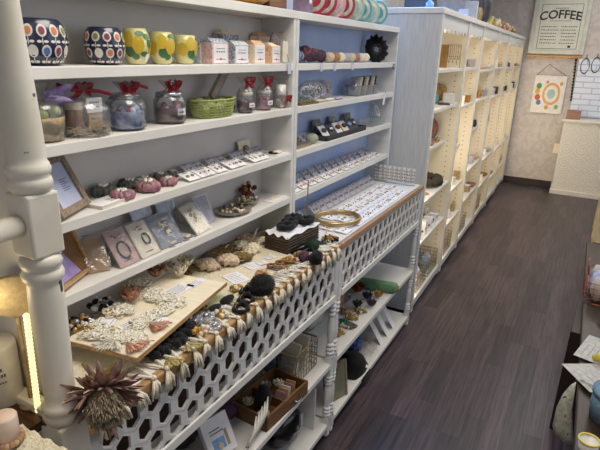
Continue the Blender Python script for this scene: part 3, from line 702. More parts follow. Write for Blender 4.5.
def scrunchie(lab, loc, R, mts, group, beads=7, bm=pearl, sc=1, nm='scrunchie'):
    t = thing(nm, lab, 'hair tie', loc, rnd(0,6), group)
    m = MB(); m.ring((0,0,R*.42), R*.62, R*.40, mts[0], 36, 8, 1, 1, .35, 12, .3); m.build('ruffle', t)
    if len(mts) > 1: m = MB(); m.ring((0,0,R*.58), R*.62, R*.24, mts[1], 22, 6, 1, 1, .25, 7, .3); m.build('inner_ruffle', t)
    for k in range(beads):
        a = 2*PI*k/beads; m = MB(); m.ell((R*.42*math.cos(a)*rnd(.5,1.1), R*.42*math.sin(a)*rnd(.5,1.1), R*.92), R*.17, bm, 8, 6); m.build('bead', t)
    return t
for i, (px, py, R, mts, lab) in enumerate((
    (98,190,.029,(sage,mauve),'grey-green pearl scrunchie behind the cream booklet'),
    (119,182,.026,(sage,mauve),'dark grey pearl scrunchie against the shelf back, right of the booklet'),
    (126,196,.026,(pink,mauve),'dusty pink pearl scrunchie at the shelf edge beside the booklet'),
    (149,187,.031,(pink,mauve),'large dusty pink scrunchie with pearls, in front of two grey ones'),
    (139,179,.022,(mauve,sage),'small grey scrunchie behind the large pink one'),
    (156,175,.021,(sage,mauve),'small charcoal scrunchie behind and right of the large pink one'),
    (112,176,.019,(sage,mauve),'small grey-green scrunchie furthest back, above the dark grey one'),
    (165,171,.018,(mauve,sage),'small mauve-grey scrunchie at the back, behind the rightmost pink one'),
    (169,181,.023,(pink,mauve),'dusty pink scrunchie, rightmost of the pink ones'))):
    p = P(px, py+4, Z3); p.x = max(-1.028, min(-.962, p.x))
    scrunchie(lab, (p.x, p.y, Z3), R, mts, None, 7)
def earcard(nm, mt, w, d, jm, style=0):
    def f():
        t = E(nm); m = MB(); m.b2((-d/2,-w/2,0), (d/2,w/2,.0016), mt); m.build('card', t)
        for sg in (-1, 1):
            m = MB(); y = sg*w*.2
            if style == 0: m.ell((d*.06,y,.003), w*.062, jm, 8, 6)
            elif style == 1: m.ring((d*.04,y,.0035), w*.09, w*.024, jm, 14, 5)
            elif style == 2: m.ell((d*.16,y,.004), w*.07, jm, 8, 5); m.ell((-d*.04,y,.004), (w*.10,w*.04,w*.035), jm, 8, 5)
            elif style == 3: m.tube([(d*.2,y,.003), (-d*.02,y-.001,.003), (-d*.22,y+sg*w*.05,.003)], w*.03, jm, 5); m.ell((-d*.2,y,.0035), w*.08, pearl, 7, 5)
            m.build('earring', t)
        if style == 4:
            pass
        m = MB(); m.b2((-d*.42,-w*.22,.0017), (-d*.36,w*.22,.0019), ink); m.build('print', t)
        return t
    return f
jm_gold = gold; jm_br = M_('antique_bronze', '#a48d6b', h2='#7d6a4c', rough=.5, metal=.3)
g3 = 'earring cards on the hair-tie shelf'
front = [(181,175,1),(195,170,0),(208,174,0),(221,169,2),(233,165,0),(246,164,1),(258,159,3),(268,157,1)]
for i, (px, py, st) in enumerate(front):
    p = P(px, py, Z3+.01); x = min(-.955, max(-.985, p.x))
    place('f3%d'%st, earcard('earring_card', paper, .050, .046, jm_br, st), 'white earring card at the shelf edge, %s after the pink scrunchies' % ORD[i], 'earrings', (-.962, p.y, Z3+.010), (0,.30,0), g3)
back = [(176,166),(190,164),(203,160),(215,158),(222,153),(235,152),(247,150),(257,148)]
for i, (px, py) in enumerate(back):
    p = P(px, py+4, Z3+.01)
    place('b3%d'%(i%2), earcard('earring_card', paperg, .044, .042, jm_br, i%2), 'grey earring card, rear row of hair-tie shelf, %s from the left' % ORD[i], 'earrings', (-1.018, p.y+.02, Z3+.014), (0,.5,0), g3+', rear row')
t = thing('card_holder', 'cream card with brown beads propped up at the back right of the earring shelf', 'card holder', (-1.035, 1.50, Z3), (0,-.25,0))
m = MB(); m.b2((0,-.035,0), (.002,.035,.055), creamp); m.build('card', t); m = MB(); m.ell((.008,.0,.025), (.008,.016,.012), jm_br, 10, 6, .15); m.build('beads', t)
m = MB(); m.b2((-.026,-.04,0), (.026,.04,.002), paper); m.ell((0,.0,.007), (.016,.022,.007), creamp, 10, 5, .1); m.ring((-.008,-.018,.006), .016, .003, black, 20, 5)
tag(m.build('hair_clip_card', loc=(-.965, 1.60, Z3)), 'white card with black and beige hair tie at the right end of the shelf', 'hair tie')
# ================================================================ fourth shelf
picframe('framed_picture', 'golden-brown wooden frame with lavender picture leaning beside the turned post, one shelf lower', 'frame', (-.975, .712, Z4+.003), (0,-.42,.38), .145, .120, .011, goldwood, M_('brown_mirror_ground', '#8a6238', h2='#6b4826', rough=.3), lambda t: (lambda m: (m.at(rot=(0,0,0)), m.add([(.0065,-.05,.012),(.0065,.03,.012),(.0065,.0,.075),(.0065,-.04,.085)], [(0,1,2,3)], M_('lavender_print', '#b6a3cf', h2='#8f7bbb', rough=.5, scale=40)), m.build('lavender_picture', t)))(MB()))
pinkc = M_('dusty_pink_card', '#cba8a0', h2='#bd978f', rough=.7, scale=60)
def standcard(nm, lab, cat, loc, rot, w, h, mt, fn=None, sleeve=True, group=None):
    t = thing(nm, lab, cat, loc, rot, group)
    m = MB(); m.b2((0,-w/2,0), (.0016,w/2,h), mt); m.build('card', t)
    if fn: fn(t, w, h)
    if sleeve: m = MB(); m.b2((-.001,-w/2-.002,-.0), (.007,w/2+.002,h+.004), film); m.build('sleeve', t)
    return t
def brac(r, mt, z=.5, dy=0, extra=None, sz=1.35):
    def f(t, w, h):
        m = MB(); m.at((.0045,dy,h*z), (0,PI/2,0)); m.ring((0,0,0), r, .0024, mt, 28, 6, sz, 1, .12); m.build('bracelet', t)
        m = MB()
        for k in range(6): m.ell((.004, rnd(-w*.2,w*.2), h*.82+rnd(-.004,.004)), .0035, [terra, jm_br][k % 2], 7, 5)
        m.build('beads', t)
        m = MB(); m.b2((.0017,-w*.2,h*.12), (.002,w*.2,h*.15), ink); m.build('print', t)
    return f
LEAN = -.62
standcard('bracelet_card', 'dusty pink card with black bead bracelet in clear sleeve', 'bracelet', (-.945, .855, Z4), (0,LEAN,0), .066, .098, pinkc, brac(.017, black, .42))
standcard('bracelet_card', 'cream card with black bead bracelet in clear sleeve, right of the pink one', 'bracelet', (-.945, .928, Z4), (0,LEAN,0), .066, .098, creamp, brac(.011, black, .48, .008))
for k, (lab, dy) in enumerate((('brown card leaning edge-on behind the golden frame',-.075),('cream-edged card leaning left of the pink bracelet card',-.055))):
    standcard('leaning_card', lab, 'card', (-.975-.012*k, .84+dy*.8, Z4), (0,LEAN,-.5), .05, .085, [kraft, creamp][k], None)
def lacecard(t, w, h):
    m = MB()
    for k in range(18): m.ell((.004, rnd(-w*.18,w*.18), h*rnd(.35,.8)), rnd(.003,.006), [creamp, jm_br, straw][k % 3], 7, 5)
    m.build('beadwork', t)
slate = M_('slate_blue_card', '#8d93a0', h2='#777d8b', rough=.6)
standcard('necklace_card', 'slate grey card with tan beads in clear sleeve, middle of the fourth shelf', 'necklace', (-.95, 1.015, Z4), (0,LEAN,0), .085, .095, slate, lacecard)
standcard('necklace_card', 'cream card with gold chain, tilted, between slate card and shell dishes', 'necklace', (-.948, 1.150, Z4), (0,-.72,.10), .072, .098, creamp, lacecard)
standcard('necklace_card', 'grey card standing behind the tilted cream necklace card', 'necklace', (-.985, 1.215, Z4), (0,-.40,.0), .065, .09, paperg, None)
for i, (px, py, w) in enumerate(((179,236,.05),(168,243,.045))):
    p = P(px, py, Z4); m = MB(); m.b2((-.014,-w/2,0), (.014,w/2,.002), slate); m.ell((.002,0,.006), (.008,.013,.005), straw, 9, 5, .2); m.b2((.014,-.010,.0), (.020,.012,.002), paper)
    tag(m.build('brooch_card', loc=(max(-.955, p.x) if p.x > -.955 else -.955, p.y, Z4)), ('small tan brooch on a slate card at the shelf front, right one of two','small tan brooch on a slate card at the shelf front, left one of two')[i], 'brooch')
# grey-beige shell dishes & dried bunch
for i, (y, x, r, lab) in enumerate(((1.36,-.99,.055,'flat grey-beige beaded plate near the right end of the fourth shelf'),(1.455,-1.0,.040,'smaller beaded dish overlapping behind the flat plate'))):
    t = thing('beaded_plate', lab, 'plate', (x, y, Z4+i*.010)); m = MB(); m.lathe([(r*.5,0),(r*.9,.006),(r,.012),(r*.95,.013),(r*.5,.005),(0,.004)], M_('taupe_dish', '#8f897c', h2='#6d685d', rough=.4, scale=70), 30, sy=1.35, sx=.95 if i else 1); m.build('dish', t)
    m = MB()
    for k in range(26): a = rnd(0,6.3); q = rnd(0,.8)*r; m.ell((q*math.cos(a), q*1.3*math.sin(a), .010+rnd(0,.006)), rnd(.004,.007), [creamp, straw, jm_br, sage][k % 4], 7, 5)
    m.build('beads', t)
m = MB()
for k in range(34): m.ell((rnd(-.02,.02), rnd(-.03,.03), rnd(.012,.062)), rnd(.005,.010), [rust, olivec, ochre, redd][k % 4], 7, 5)
tag(m.build('dried_bunch', loc=(-1.03, 1.50, Z4)), 'rust and olive dried flower bunch in the back corner of the fourth shelf', 'dried flowers')
m = MB(); m.b2((-.02,-.055,0), (.02,.055,.002), paper); m.b2((-.012,-.03,.002), (.008,.03,.005), creamp)
tag(m.build('white_tag_card', loc=(-.962, 1.585, Z4)), 'white folded card at the right end of the fourth shelf', 'card')

for k, (y, x, lab) in enumerate(((1.075,-1.005,'slate card in clear sleeve standing behind the middle necklace card'),(.985,-1.01,'grey card in clear sleeve standing behind the cream bracelet card'))):
    standcard('necklace_card', lab, 'necklace', (x, y, Z4), (0,-.3,0), .07, .10, [slate, paperg][k], None)
# ================================================================ near desk top
DZ = TZ+.0006
t = thing('fringed_runner', 'cream woven table runner with knotted tassel fringe along the near desk', 'table runner', (TX-.03, 1.07, DZ))
m = MB(); NY, NX = 60, 10; vs = []; fs = []
for j in range(NY+1):
    for i in range(NX+1):
        x = -.293+.260*i/NX+(.003*math.sin(j*1.7) if i == NX else 0); y = -.538+1.10*j/NY; vs.append((x, y, .0022+.0008*math.sin(j*.9+i)))
for j in range(NY):
    for i in range(NX): a = j*(NX+1)+i; fs.append((a, a+1, a+NX+2, a+NX+1))
n0 = len(vs); vs += [(x, y, .0003) for x, y, z in vs]; fs += [tuple(n0+q for q in reversed(f)) for f in list(fs)]
m.add(vs, fs, M_('cream_runner', '#e9e0c6', h2='#d9ceae', rough=.95, scale=220, bump=.9), True); m.build('cloth', t)
def tassel(y, par):
    m = MB(); s = rnd(-.004,.004); xe = .0405
    kn = Vector((xe-.004, y+s, .006)); tip = Vector((xe+rnd(.004,.010), y+s+rnd(-.008,.008), -.030-rnd(0,.012)))
    for dy in (-.017, .017): m.tube([(-.034, y+dy, .0035), (.004, y+dy*.55, .0075), kn], .0034, skirt, 5)
    m.ell(kn, .0068, skirt, 8, 6, .1)
    pts = []
    for k in range(13):
        a = rnd(-.016,.016); b = rnd(-.003,.006); e = tip+Vector((b, a, rnd(-.004,.004)))
        m.tube([kn, (kn+e)/2+Vector((.004, a*.15, .004)), e], [.0026,.0034,.0026], skirt, 4)
    m.build('tassel', par)
for k in range(25): tassel(-.525+.0445*k, t)

# display board with pieces on it
A = Vector((-.936,.644,.92)); B_ = Vector((-.75,.676,.92)); Cc = Vector((-.815,1.075,.92)); u = (Cc-B_); L = u.length; ang = math.atan2(u.y, u.x)-PI/2
ctr = (A+Cc)/2; ctr.z = .9125
bt = thing('display_board', 'cream wooden display board raised on blocks, carrying white lace hair pieces', 'board', ctr, (0,0,ang))
m = MB(); m.b2((-.096,-.205,0), (.096,.205,.008), lightboard); m.build('board', bt, bevel=.0015)
m = MB(); m.b2((.096,-.205,-.001), (.0985,.205,.0085), goldwood); m.b2((-.096,-.2075,-.001), (.0985,-.205,.0085), goldwood); m.build('edge_strip', bt)
for y in (-.12, .14):
    m = MB(); m.b2((-.08,y-.02,-.0385), (.07,y+.02,-.0003), lightboard); m.build('support_block', bt)
BZ = .9125+.0085
def flower(nm, lab, cat, loc, R, mt, petals=9, layers=3, centre=None, rot=None, group=None, sc=(1,1,1)):
    t = thing(nm, lab, cat, loc, rot or (0,0,rnd(0,6)), group)
    m = MB()
    for l in range(layers):
        r = R*(1-.28*l)
        for k in range(petals-l):
            a = 2*PI*(k+l*.5)/(petals-l); m.leaf((0,0,.004+.004*l), (math.cos(a), math.sin(a), .35+.45*l), (0,0,1), r, r*.8, mt, .55)
    m.build('petals', t)
    m = MB(); m.ell((0,0,.006+.006*layers), (R*.2,R*.2,R*.14), centre or pearl, 10, 6, .1); m.build('centre', t)
    return t
def lacepiece(lab, loc, rx, ry, rot=0, mt=lace, n=26, nm='lace_hair_piece', z=.006, mt2=None):
    m = MB(); 
    for k in range(n):
        a = rnd(0,6.28); q = math.sqrt(rnd(0,1)); m.ring((rx*q*math.cos(a), ry*q*math.sin(a), .0035+rnd(0,z)), rnd(.006,.011), rnd(.0012,.0022), mt if k % 4 else (mt2 or mt), 12, 5)
    for k in range(n//2): a = rnd(0,6.28); q = math.sqrt(rnd(0,1))*.8; m.ell((rx*q*math.cos(a), ry*q*math.sin(a), .005+rnd(0,z)), rnd(.003,.005), pearl, 7, 5)
    return tag(m.build(nm, loc=loc, rot=(0,0,rot)), lab, 'hair piece')
def bp(px, py, dz=0): p = P(px, py, BZ); p.z = BZ+.0006+dz; return p
def clump(lab, loc, R, mts, n, nm, cat, sz=.5, br=(.004,.008), group=None, shape=None):
    m = MB()
    for k in range(n):
        a = rnd(0,6.28); q = math.sqrt(rnd(0,1)); r = rnd(*br); m.ell((R*q*math.cos(a), R*q*math.sin(a)*(shape or 1), r*.8+rnd(0,R*sz)*(1-q*.7)), r, mts[k % len(mts)], 8, 6, .04)
    return tag(m.build(nm, loc=loc), lab, cat, group)
clump('black, gold and pearl beaded scrunchie at the near corner of the display board', bp(78,326), .032, [black, pearl, goldm, black, silver], 70, 'beaded_scrunchie', 'hair tie')
clump('black and silver beaded scrunchie behind the near one on the display board', bp(101,307), .034, [black, silver, black, pearl], 46, 'beaded_scrunchie', 'hair tie')
for i, (px, py, lab) in enumerate(((90,332,'small gold bead cluster beside the near black scrunchie'),(110,314,'small gold bead cluster right of the second black scrunchie'),(152,262,'small gold bead cluster at the back of the display board'))):
    clump(lab, bp(px,py), .018, [goldm, gold, ochre], 26, 'bead_cluster', 'hair piece', br=(.003,.005))
lacepiece('round ivory lace and pearl piece near the front left of the board', bp(97,333), .034, .032, .3, n=44)
lacepiece('ivory lace and pearl piece just behind the terracotta flower', bp(119,312), .034, .034, .1, n=44)
lacepiece('ivory lace leaf-shaped piece at the front edge of the board', bp(122,338), .026, .040, -.9, z=.004, n=40)
lacepiece('ivory lace strip in the middle of the board', bp(143,322), .024, .042, .2, z=.004, n=38)
lacepiece('ivory lace scrap between the written cards on the board', bp(166,300), .022, .028, .3, n=26)
lacepiece('ivory lace scrap along the right board edge below the coral fan', bp(141,340), .014, .030, .3, z=.003, n=22)
lacepiece('ivory crocheted piece right of the terracotta flower', bp(153,296), .030, .034, .4, n=40)
lacepiece('small ivory lace piece beside the written white cards', bp(163,312), .020, .034, .2, z=.003, n=28)
lacepiece('ivory crocheted piece at the back edge of the board', bp(142,284), .028, .026, .4, n=30)
def fan(lab, loc, rot, n, Lr, mt, spread=.8, nm='fan_hair_piece'):
    m = MB()
    for k in range(n):
        a = -spread+2*spread*k/(n-1); m.leaf((0,0,.004+.0006*(k%3)), (math.cos(a), math.sin(a), .05), (0,0,1), Lr*rnd(.85,1.1), .008, mt, .05)
    return tag(m.build(nm, loc=loc, rot=(0,0,rot)), lab, 'hair piece')
fan('ivory feather-like fan piece hanging over the near edge of the board', bp(115,340), -1.2, 13, .060, lace, .7)
fan('coral embroidered fan piece at the near right corner of the board', bp(128,344), -.1, 11, .055, coral, .6)
fan('coral embroidered fan piece along the right edge of the board', bp(150,326), .1, 11, .05, coral, .6)
flower('tulle_flower', 'terracotta tulle flower hair clip in the middle of the display board', 'hair flower', bp(131,303), .038, terra, 9, 3, terra)
flower('tulle_flower', 'terracotta tulle flower hair clip towards the back of the display board', 'hair flower', bp(156,278), .034, terra, 9, 3, ochre)
flower('tulle_flower', 'blush cloth bow flower at the far back of the display board', 'hair flower', bp(168,273), .032, blush, 7, 2, goldm)
flower('tulle_flower', 'ivory cloth flower at the far end of the display board', 'hair flower', bp(186,268), .036, ivory, 8, 3)
flower('tulle_flower', 'ivory ruffled flower beside the far end of the display board', 'hair flower', bp(180,277), .032, ivory, 8, 2)
def textcard(nm, lab, loc, w, d, rot, mt=paper, lines=5, cat='card'):
    t = thing(nm, lab, cat, loc, (0,0,rot) if not hasattr(rot,'__len__') else rot)
    m = MB(); m.b2((-d/2,-w/2,0), (d/2,w/2,.0012), mt); m.build('card', t)
    m = MB()
    for k in range(lines): m.b2((-d*.35+k*d*.7/max(1,lines-1)-.0008,-w*.36,.00125), (-d*.35+k*d*.7/max(1,lines-1)+.0004,w*rnd(.1,.38),.0015), ink)
    m.build('printed_lines', t); return t
textcard('written_card', 'white card with lines of writing near the front of the board', bp(130,326), .048, .040, ang-.3)
textcard('written_card', 'large white card with lines of writing near the far end of the board', bp(178,290), .085, .05, ang-.15, lines=7)
textcard('written_card', 'small white written card at the right edge of the board beside the coral fan', bp(158,322), .05, .035, ang+.1, lines=4)
lacepiece('ivory lace leaf piece near the right edge of the board, beyond the small card', bp(176,305), .018, .032, .3, z=.003, n=24)
clump('pearl and gold bead cluster at the back edge of the board', bp(131,289), .018, [pearl, goldm, ivory], 26, 'bead_cluster', 'hair piece', br=(.003,.005))
textcard('written_card', 'white card with lines of writing at the back edge of the board', bp(106,322), .04, .045, ang+.3, lines=2)
textcard('written_card', 'white card with writing along the far right edge of the board', bp(197,283), .06, .03, ang-.1, lines=4)

# protea
p = PX(104, 401, -.655)
t = thing('dried_protea', 'large dried pink-brown protea flower hanging over the front of the near desk', 'dried flower', p)
AX = Vector((.62,-.42,-.38)).normalized(); QR = AX.to_track_quat('Z', 'Y').to_euler()
m = MB(); m.at((0,0,0), QR); m.ell((0,0,.006), (.029,.029,.034), pcore, 16, 10, .05)
for k in range(320):
    z = rnd(-.2,1); a = rnd(0,6.28); q = math.sqrt(max(0,1-z*z)); b0 = Vector((q*math.cos(a)*.027, q*math.sin(a)*.027, z*.032+.006)); e = Vector((b0.x*1.25+rnd(-.003,.003), b0.y*1.25+rnd(-.003,.003), b0.z+.014)); m.tube([b0, (b0+e)/2+b0*.06, e], [.0017,.0015,.0004], pcore, 4)
m.build('flower_core', t)
m = MB(); m.at((0,0,0), QR)
for l, (n, r0_, rad_, up_, LL, cu) in enumerate(((18,.025,.9,.50,.038,.30),(22,.023,1.,.10,.050,.25),(22,.018,1.,-.30,.056,.15),(16,.014,1.,-.65,.052,.1))):
    for k in range(n):
        a = 2*PI*(k+l*.37)/n+rnd(-.12,.12); ca, sa = math.cos(a), math.sin(a); m.leaf((ca*r0_, sa*r0_, -.014), (ca*rad_, sa*rad_, up_+rnd(-.2,.2)), (0,0,1), LL*rnd(.8,1.15), .013, bracts, cu*rnd(.6,1.2))
m.build('bracts', t)
for d_, LL, w_ in (((-.3,-.5,.9),.05,.034),((-.1,.8,.7),.06,.036),((-.2,.35,1),.045,.026)):
    m = MB(); m.leaf((-.01,.0,.012), d_, (1,0,.3), LL, w_, dleaf, .15); m.build('leaf', t)
m = MB(); m.tube([(0,0,.01), (-.02,.0,.04), (-.045,.0,.062)], .004, dleaf, 6); m.build('stem', t)
for d_, LL in (((0,.25,-1),.085),((.05,.5,-1),.07),((0,.05,-1),.075)):
    m = MB(); m.leaf((-.015,.01,-.03), d_, (1,0,0), LL, .013, bracts if LL > .08 else dleaf, .05); m.build('leaf', t)

def dp_(px, py, z=DZ, dz=.003): p = P(px, py, z+dz); p.z = z+dz; return p
# black velvet pieces by the board
for i, (px, py, R, lab) in enumerate(((157,354,.030,'black velvet ruffle clip nearest the fringe corner, right of the board'),(173,343,.032,'black velvet clip with gold beads in the row beside the board'),(188,333,.026,'small black velvet clip with gold beads, furthest back beside the board'))):
    clump(lab, dp_(px,py), R, [black]*9+[goldm, black, black], 48, 'velvet_clip', 'hair clip', .6, (.006,.011))
for i, (px, py, lab) in enumerate(((168,360,'pale gold glitter fan clip beside the black velvet clips'),(187,345,'pale gold glitter fan clip beside the fringe, in front of the clear clips'))):
    fan(lab, dp_(px,py), -.3, 13, .045, M_('pale_gold_glitter', '#cdbd84', h2='#a8965a', rough=.5, scale=200), .7)
resin = clear('smoky_resin', (.80,.80,.84), .22, .1, .08)
for i, (px, py, R, lab) in enumerate(((190,323,.028,'clear grey resin ruffled clip beside the display board'),(206,320,.028,'clear lilac-grey resin clip nearer the gold ring'),(214,329,.022,'small clear resin clip in front of the gold ring'))):
    t = thing('resin_clip', lab, 'hair clip', dp_(px,py)); m = MB(); m.ring((0,0,R*.3), R*.6, R*.28, resin, 26, 8, 1, 1.2, .15, 7, .35); m.build('ruffle', t); m = MB(); m.ell((0,0,R*.5), (R*.3,R*.3,R*.25), silver, 8, 6); m.build('centre', t)
p = dp_(213,300); t = thing('clip_card', 'pale green card holding two fuzzy black hair clips', 'hair clips', p, (0,0,-.12))
m = MB(); m.b2((-.045,-.05,0), (.045,.05,.0015), M_('pale_green_card', '#d7d8ae', h2='#c9cb9c', rough=.7)); m.build('card', t)
textcard('price_card', 'white printed price card between the two fuzzy black clips', P(219,307,TZ+.006), .04, .03, -.1, lines=4)
for i, (px, py) in enumerate(((217,308.5),(228,298.5))):
    q = P(px, py, p.z+.012)-p; m = MB(); m.ell((q.x, q.y, .012), (.011,.028,.011), black, 14, 10, .08); o = m.build('fuzzy_clip', t)
m = MB(); m.ring((0,0,.005), .014, .003, gold, 26, 6); tag(m.build('gold_ring', loc=dp_(203,309)), 'small gold ring lying beside the clear resin clips', 'ring')
# black pompom and loops
m = MB(); m.ell((0,0,.028), (.033,.040,.031), black, 24, 16, .12)
for k in range(160):
    z = rnd(-.6,1); a = rnd(0,6.28); q = math.sqrt(1-z*z); d = Vector((q*math.cos(a), q*math.sin(a), z)); c = Vector((0,0,.028)); m.tube([c+d*.026, c+Vector((d.x*.038, d.y*.046, d.z*.037))], [.002,.0007], black, 3)
tag(m.build('pompom', loc=dp_(262,294)), 'large fluffy black pompom on the runner near the fringe', 'pompom')
for i, (px, py, R, lab) in enumerate(((246,302,.027,'looped black hair tie left of the large pompom'),(253,289,.025,'looped black hair tie behind the large pompom'),(241,311,.026,'looped black hair tie with gold thread nearest the fringe'),(247,294,.024,'small looped black hair tie behind the others'))):
    t = thing('hair_tie', lab, 'hair tie', dp_(px,py)); m = MB(); m.ring((0,0,.008), R*.75, .006, black, 24, 7, 1, 1, .2, 5, .25); m.at((.003,0,.010), (.7,.3,0)); m.ring((0,0,0), R*.55, .004, black, 22, 6, 1, 1, .2); m.build('loop', t)
    m = MB(); m.at((0,0,.013),(.3,.2,0)); m.ring((0,0,0), R*.6, .0012, gold, 24, 5); m.build('gold_thread', t)
# cream roses
def rose(nm, lab, loc, R, mt, c):
    loc = Vector((max(-1.022, loc[0]), loc[1], loc[2]))
    t = thing(nm, lab, 'hair flower', loc, (rnd(-.2,.2), rnd(.1,.45), rnd(0,6))); m = MB()
    m.ring((0,0,R*.38), R*.66, R*.30, mt, 40, 9, 1, 1, .16, 9, .30); m.ring((0,0,R*.62), R*.42, R*.24, mt, 34, 8, 1, 1, .16, 7, .30); m.ring((0,0,R*.80), R*.20, R*.16, mt, 24, 7, 1, 1, .2, 5, .3)
    for k in range(7): a = 2*PI*k/7; m.leaf((math.cos(a)*R*.5, math.sin(a)*R*.5, R*.3), (math.cos(a), math.sin(a), .1), (0,0,1), R*.8, R*.7, mt, .2)
    m.build('petals', t); m = MB(); m.ell((0,0,R*.92), (R*.14,R*.14,R*.1), c, 10, 6, .1); m.build('centre', t); return t
for i, (px, py, R, mt, c, lab) in enumerate((
    (182,268,.020,olivec,olivec,'olive-brown cloth flower at the left end of the roses'),(192,262,.020,ivory,goldm,'small ivory bow left of the cream roses'),(208,266,.030,blush,goldm,'cream cloth rose nearest the display board'),(228,262,.032,blush,goldm,'largest cream cloth rose, middle of the row'),
    (243,258,.026,olivec,ivory,'olive-brown loop flower right of the largest rose'),(222,249,.026,olivec,ochre,'olive-brown ribbon flower behind the cream roses'),(240,246,.026,ivory,pearl,'ivory cloth rose behind, below the white tags'),(252,249,.026,ivory,pearl,'ivory cloth rose at the right of the row'),(262,240,.020,ivory,goldm,'small ivory flower beside the brown leather box'),(250,238,.020,ivory,pearl,'small ivory flower under the tall white tag'),(207,250,.022,olivec,ochre,'olive-brown ribbon flower at the back left of the roses'),(267,234,.018,ochre,rust,'ochre and rust ribbon flower against the brown box'))):
    rose('cloth_rose', lab, dp_(px,py+3,DZ,.001), R*1.25, mt, c)
for i, (px, py, h, lab) in enumerate(((226,254,.035,'white tag standing among the cream roses, left one'),(240,250,.038,'white tag standing among the cream roses, middle one'),(255,243,.060,'tall narrow white tag standing beside the brown box'))):
    textcard('white_tag', lab, dp_(px,py), .026 if i < 2 else .016, h, (0,0,0), lines=3).rotation_euler = (0, math.radians(-70), .2)
    bpy.context.view_layer.update()
for o in ALL():
    if o.name.startswith('white_tag') and not o.name.startswith('white_tag_card') and o.parent is None: o.location.z += .03 if 'tall' in o['label'] else .017; o.location.z += .0
textcard('price_list', 'large white sheet with printed list lying left of the black loops', dp_(236,278), .06, .075, -.35, lines=6)
textcard('price_list', 'white printed card beside the brown hair ties, near the pompom', dp_(252,266), .045, .05, -.3, lines=4)
textcard('price_list', 'white printed card lying in front of the leather box', dp_(270,257), .04, .03, -.2, lines=3)
# brown hair ties tray
t = thing('hair_tie_tray', 'clear flat tray of ochre and rust hair ties right of the price cards', 'tray', dp_(283,266)); m = MB(); m.b2((-.035,-.05,0), (.035,.05,.002), acryl); m.build('tray', t)
for i in range(9):
    x, y = rnd(-.026,.026), rnd(-.04,.04); m = MB(); m.at((x, y, .006+i*.0012), (rnd(-.25,.25), rnd(-.25,.25), 0)); m.ring((0,0,0), rnd(.010,.013), .003, [rust, ochre, olivec, goldm, terra][i % 5], 18, 6, 1, 1, .2)
    q = m.build('hair_tie', loc=dp_(283,266)+Vector((0,0,.003))); tag(q, 'small coiled %s hair tie in the clear tray, %s from the bottom of the tangle' % (['rust','ochre','olive','gold','terracotta'][i % 5], ORD[i]), 'hair tie', 'rust and ochre hair ties in the tray')
lacepiece('beige beaded hair piece between the tray and the pompom', dp_(268,279), .018, .022, 0, blush, 16)
# pearl comb strip
t = thing('pearl_strip', 'long narrow silver strip set with pearls lying along the fringe', 'hair comb', dp_(296,268), (0,0,-.30)); m = MB(); m.b2((-.011,-.085,0), (.011,.085,.005), M_('grey_strip', '#b9b9b8', rough=.5)); m.build('strip', t)
for k in range(16): m = MB(); m.ell((.0,-.078+k*.0104,.007), .0042, pearl, 8, 6); m.build('pearl', t)
# leather box and tray
c0 = P(285,237,TZ); t = thing('leather_box', 'dark brown woven leather box lined with white cloth', 'box', (-.873, 1.562, DZ+.002), (0,0,-.10))
m = MB(); lx, ly, lh = .050, .100, .060
m.b2((-lx,-ly,0), (lx,ly,.005), wicker)
for a, b in (((-lx,-ly,0), (-lx+.006,ly,lh)), ((lx-.006,-ly,0), (lx,ly,lh)), ((-lx,-ly,0), (lx,-ly+.006,lh)), ((-lx,ly-.006,0), (lx,ly,lh))): m.b2(a, b, wicker)
for k in range(5): m.tube([(lx+.001,-ly,.008+k*.010), (lx+.001,ly,.008+k*.010)], .0035, wicker, 6); m.tube([(-lx,-ly-.001,.008+k*.010), (lx,-ly-.001,.008+k*.010)], .0035, wicker, 6)
m.build('woven_body', t, bevel=.001)
m = MB(); vs = []; fs = []; n = 14
for j in range(n+1):
    for i in range(n+1):
        e = max(abs(i/n*2-1), abs(j/n*2-1)); vs.append((-lx-.004+(2*lx+.008)*i/n, -ly-.004+(2*ly+.008)*j/n, lh+.008+.006*math.sin(i*1.3)*math.cos(j*1.1)-(.006 if e > .99 else 0)))
for j in range(n):
    for i in range(n): a = j*(n+1)+i; fs.append((a, a+1, a+n+2, a+n+1))
m.add(vs, fs, M_('white_lining', '#e9e8ea', h2='#d8d7dc', rough=.9), True); m.build('cloth_lining', t)
for k, (x, y, lab) in enumerate(((0,-.045,'black ruffled hair tie on the white cloth, left in the leather box'),(-.01,.0,'black ruffled hair tie in the middle of the leather box'),(-.025,.05,'black ruffled hair tie at the far right of the leather box'),(.025,.055,'black ruffled hair tie at the front right of the leather box'))):
    m = MB(); m.ring((0,0,.010), .021, .011, black, 26, 7, 1, 1.2, .25, 9, .25); tag(m.build('ruffled_hair_tie', loc=(-.873+x, 1.562+y, DZ+lh+.014)), lab, 'hair tie')
t = thing('black_tray', 'low black openwork tray in front of the brown leather box', 'tray', (-.793, 1.548, DZ+.003), (0,0,-.10)); m = MB(); m.b2((-.024,-.085,0), (.024,.085,.004), blackg); m.build('base', t)
m = MB(); 
for s in (-1, 1): m.tube([(s*.023,-.085,.02), (s*.023,.085,.02)], .0025, blackg, 6)
for k in range(11): m.at((.023,-.078+k*.0155,.012), (0,PI/2,0)); m.ring((0,0,0), .008, .0016, blackg, 14, 5)
m.build('openwork_rim', t)
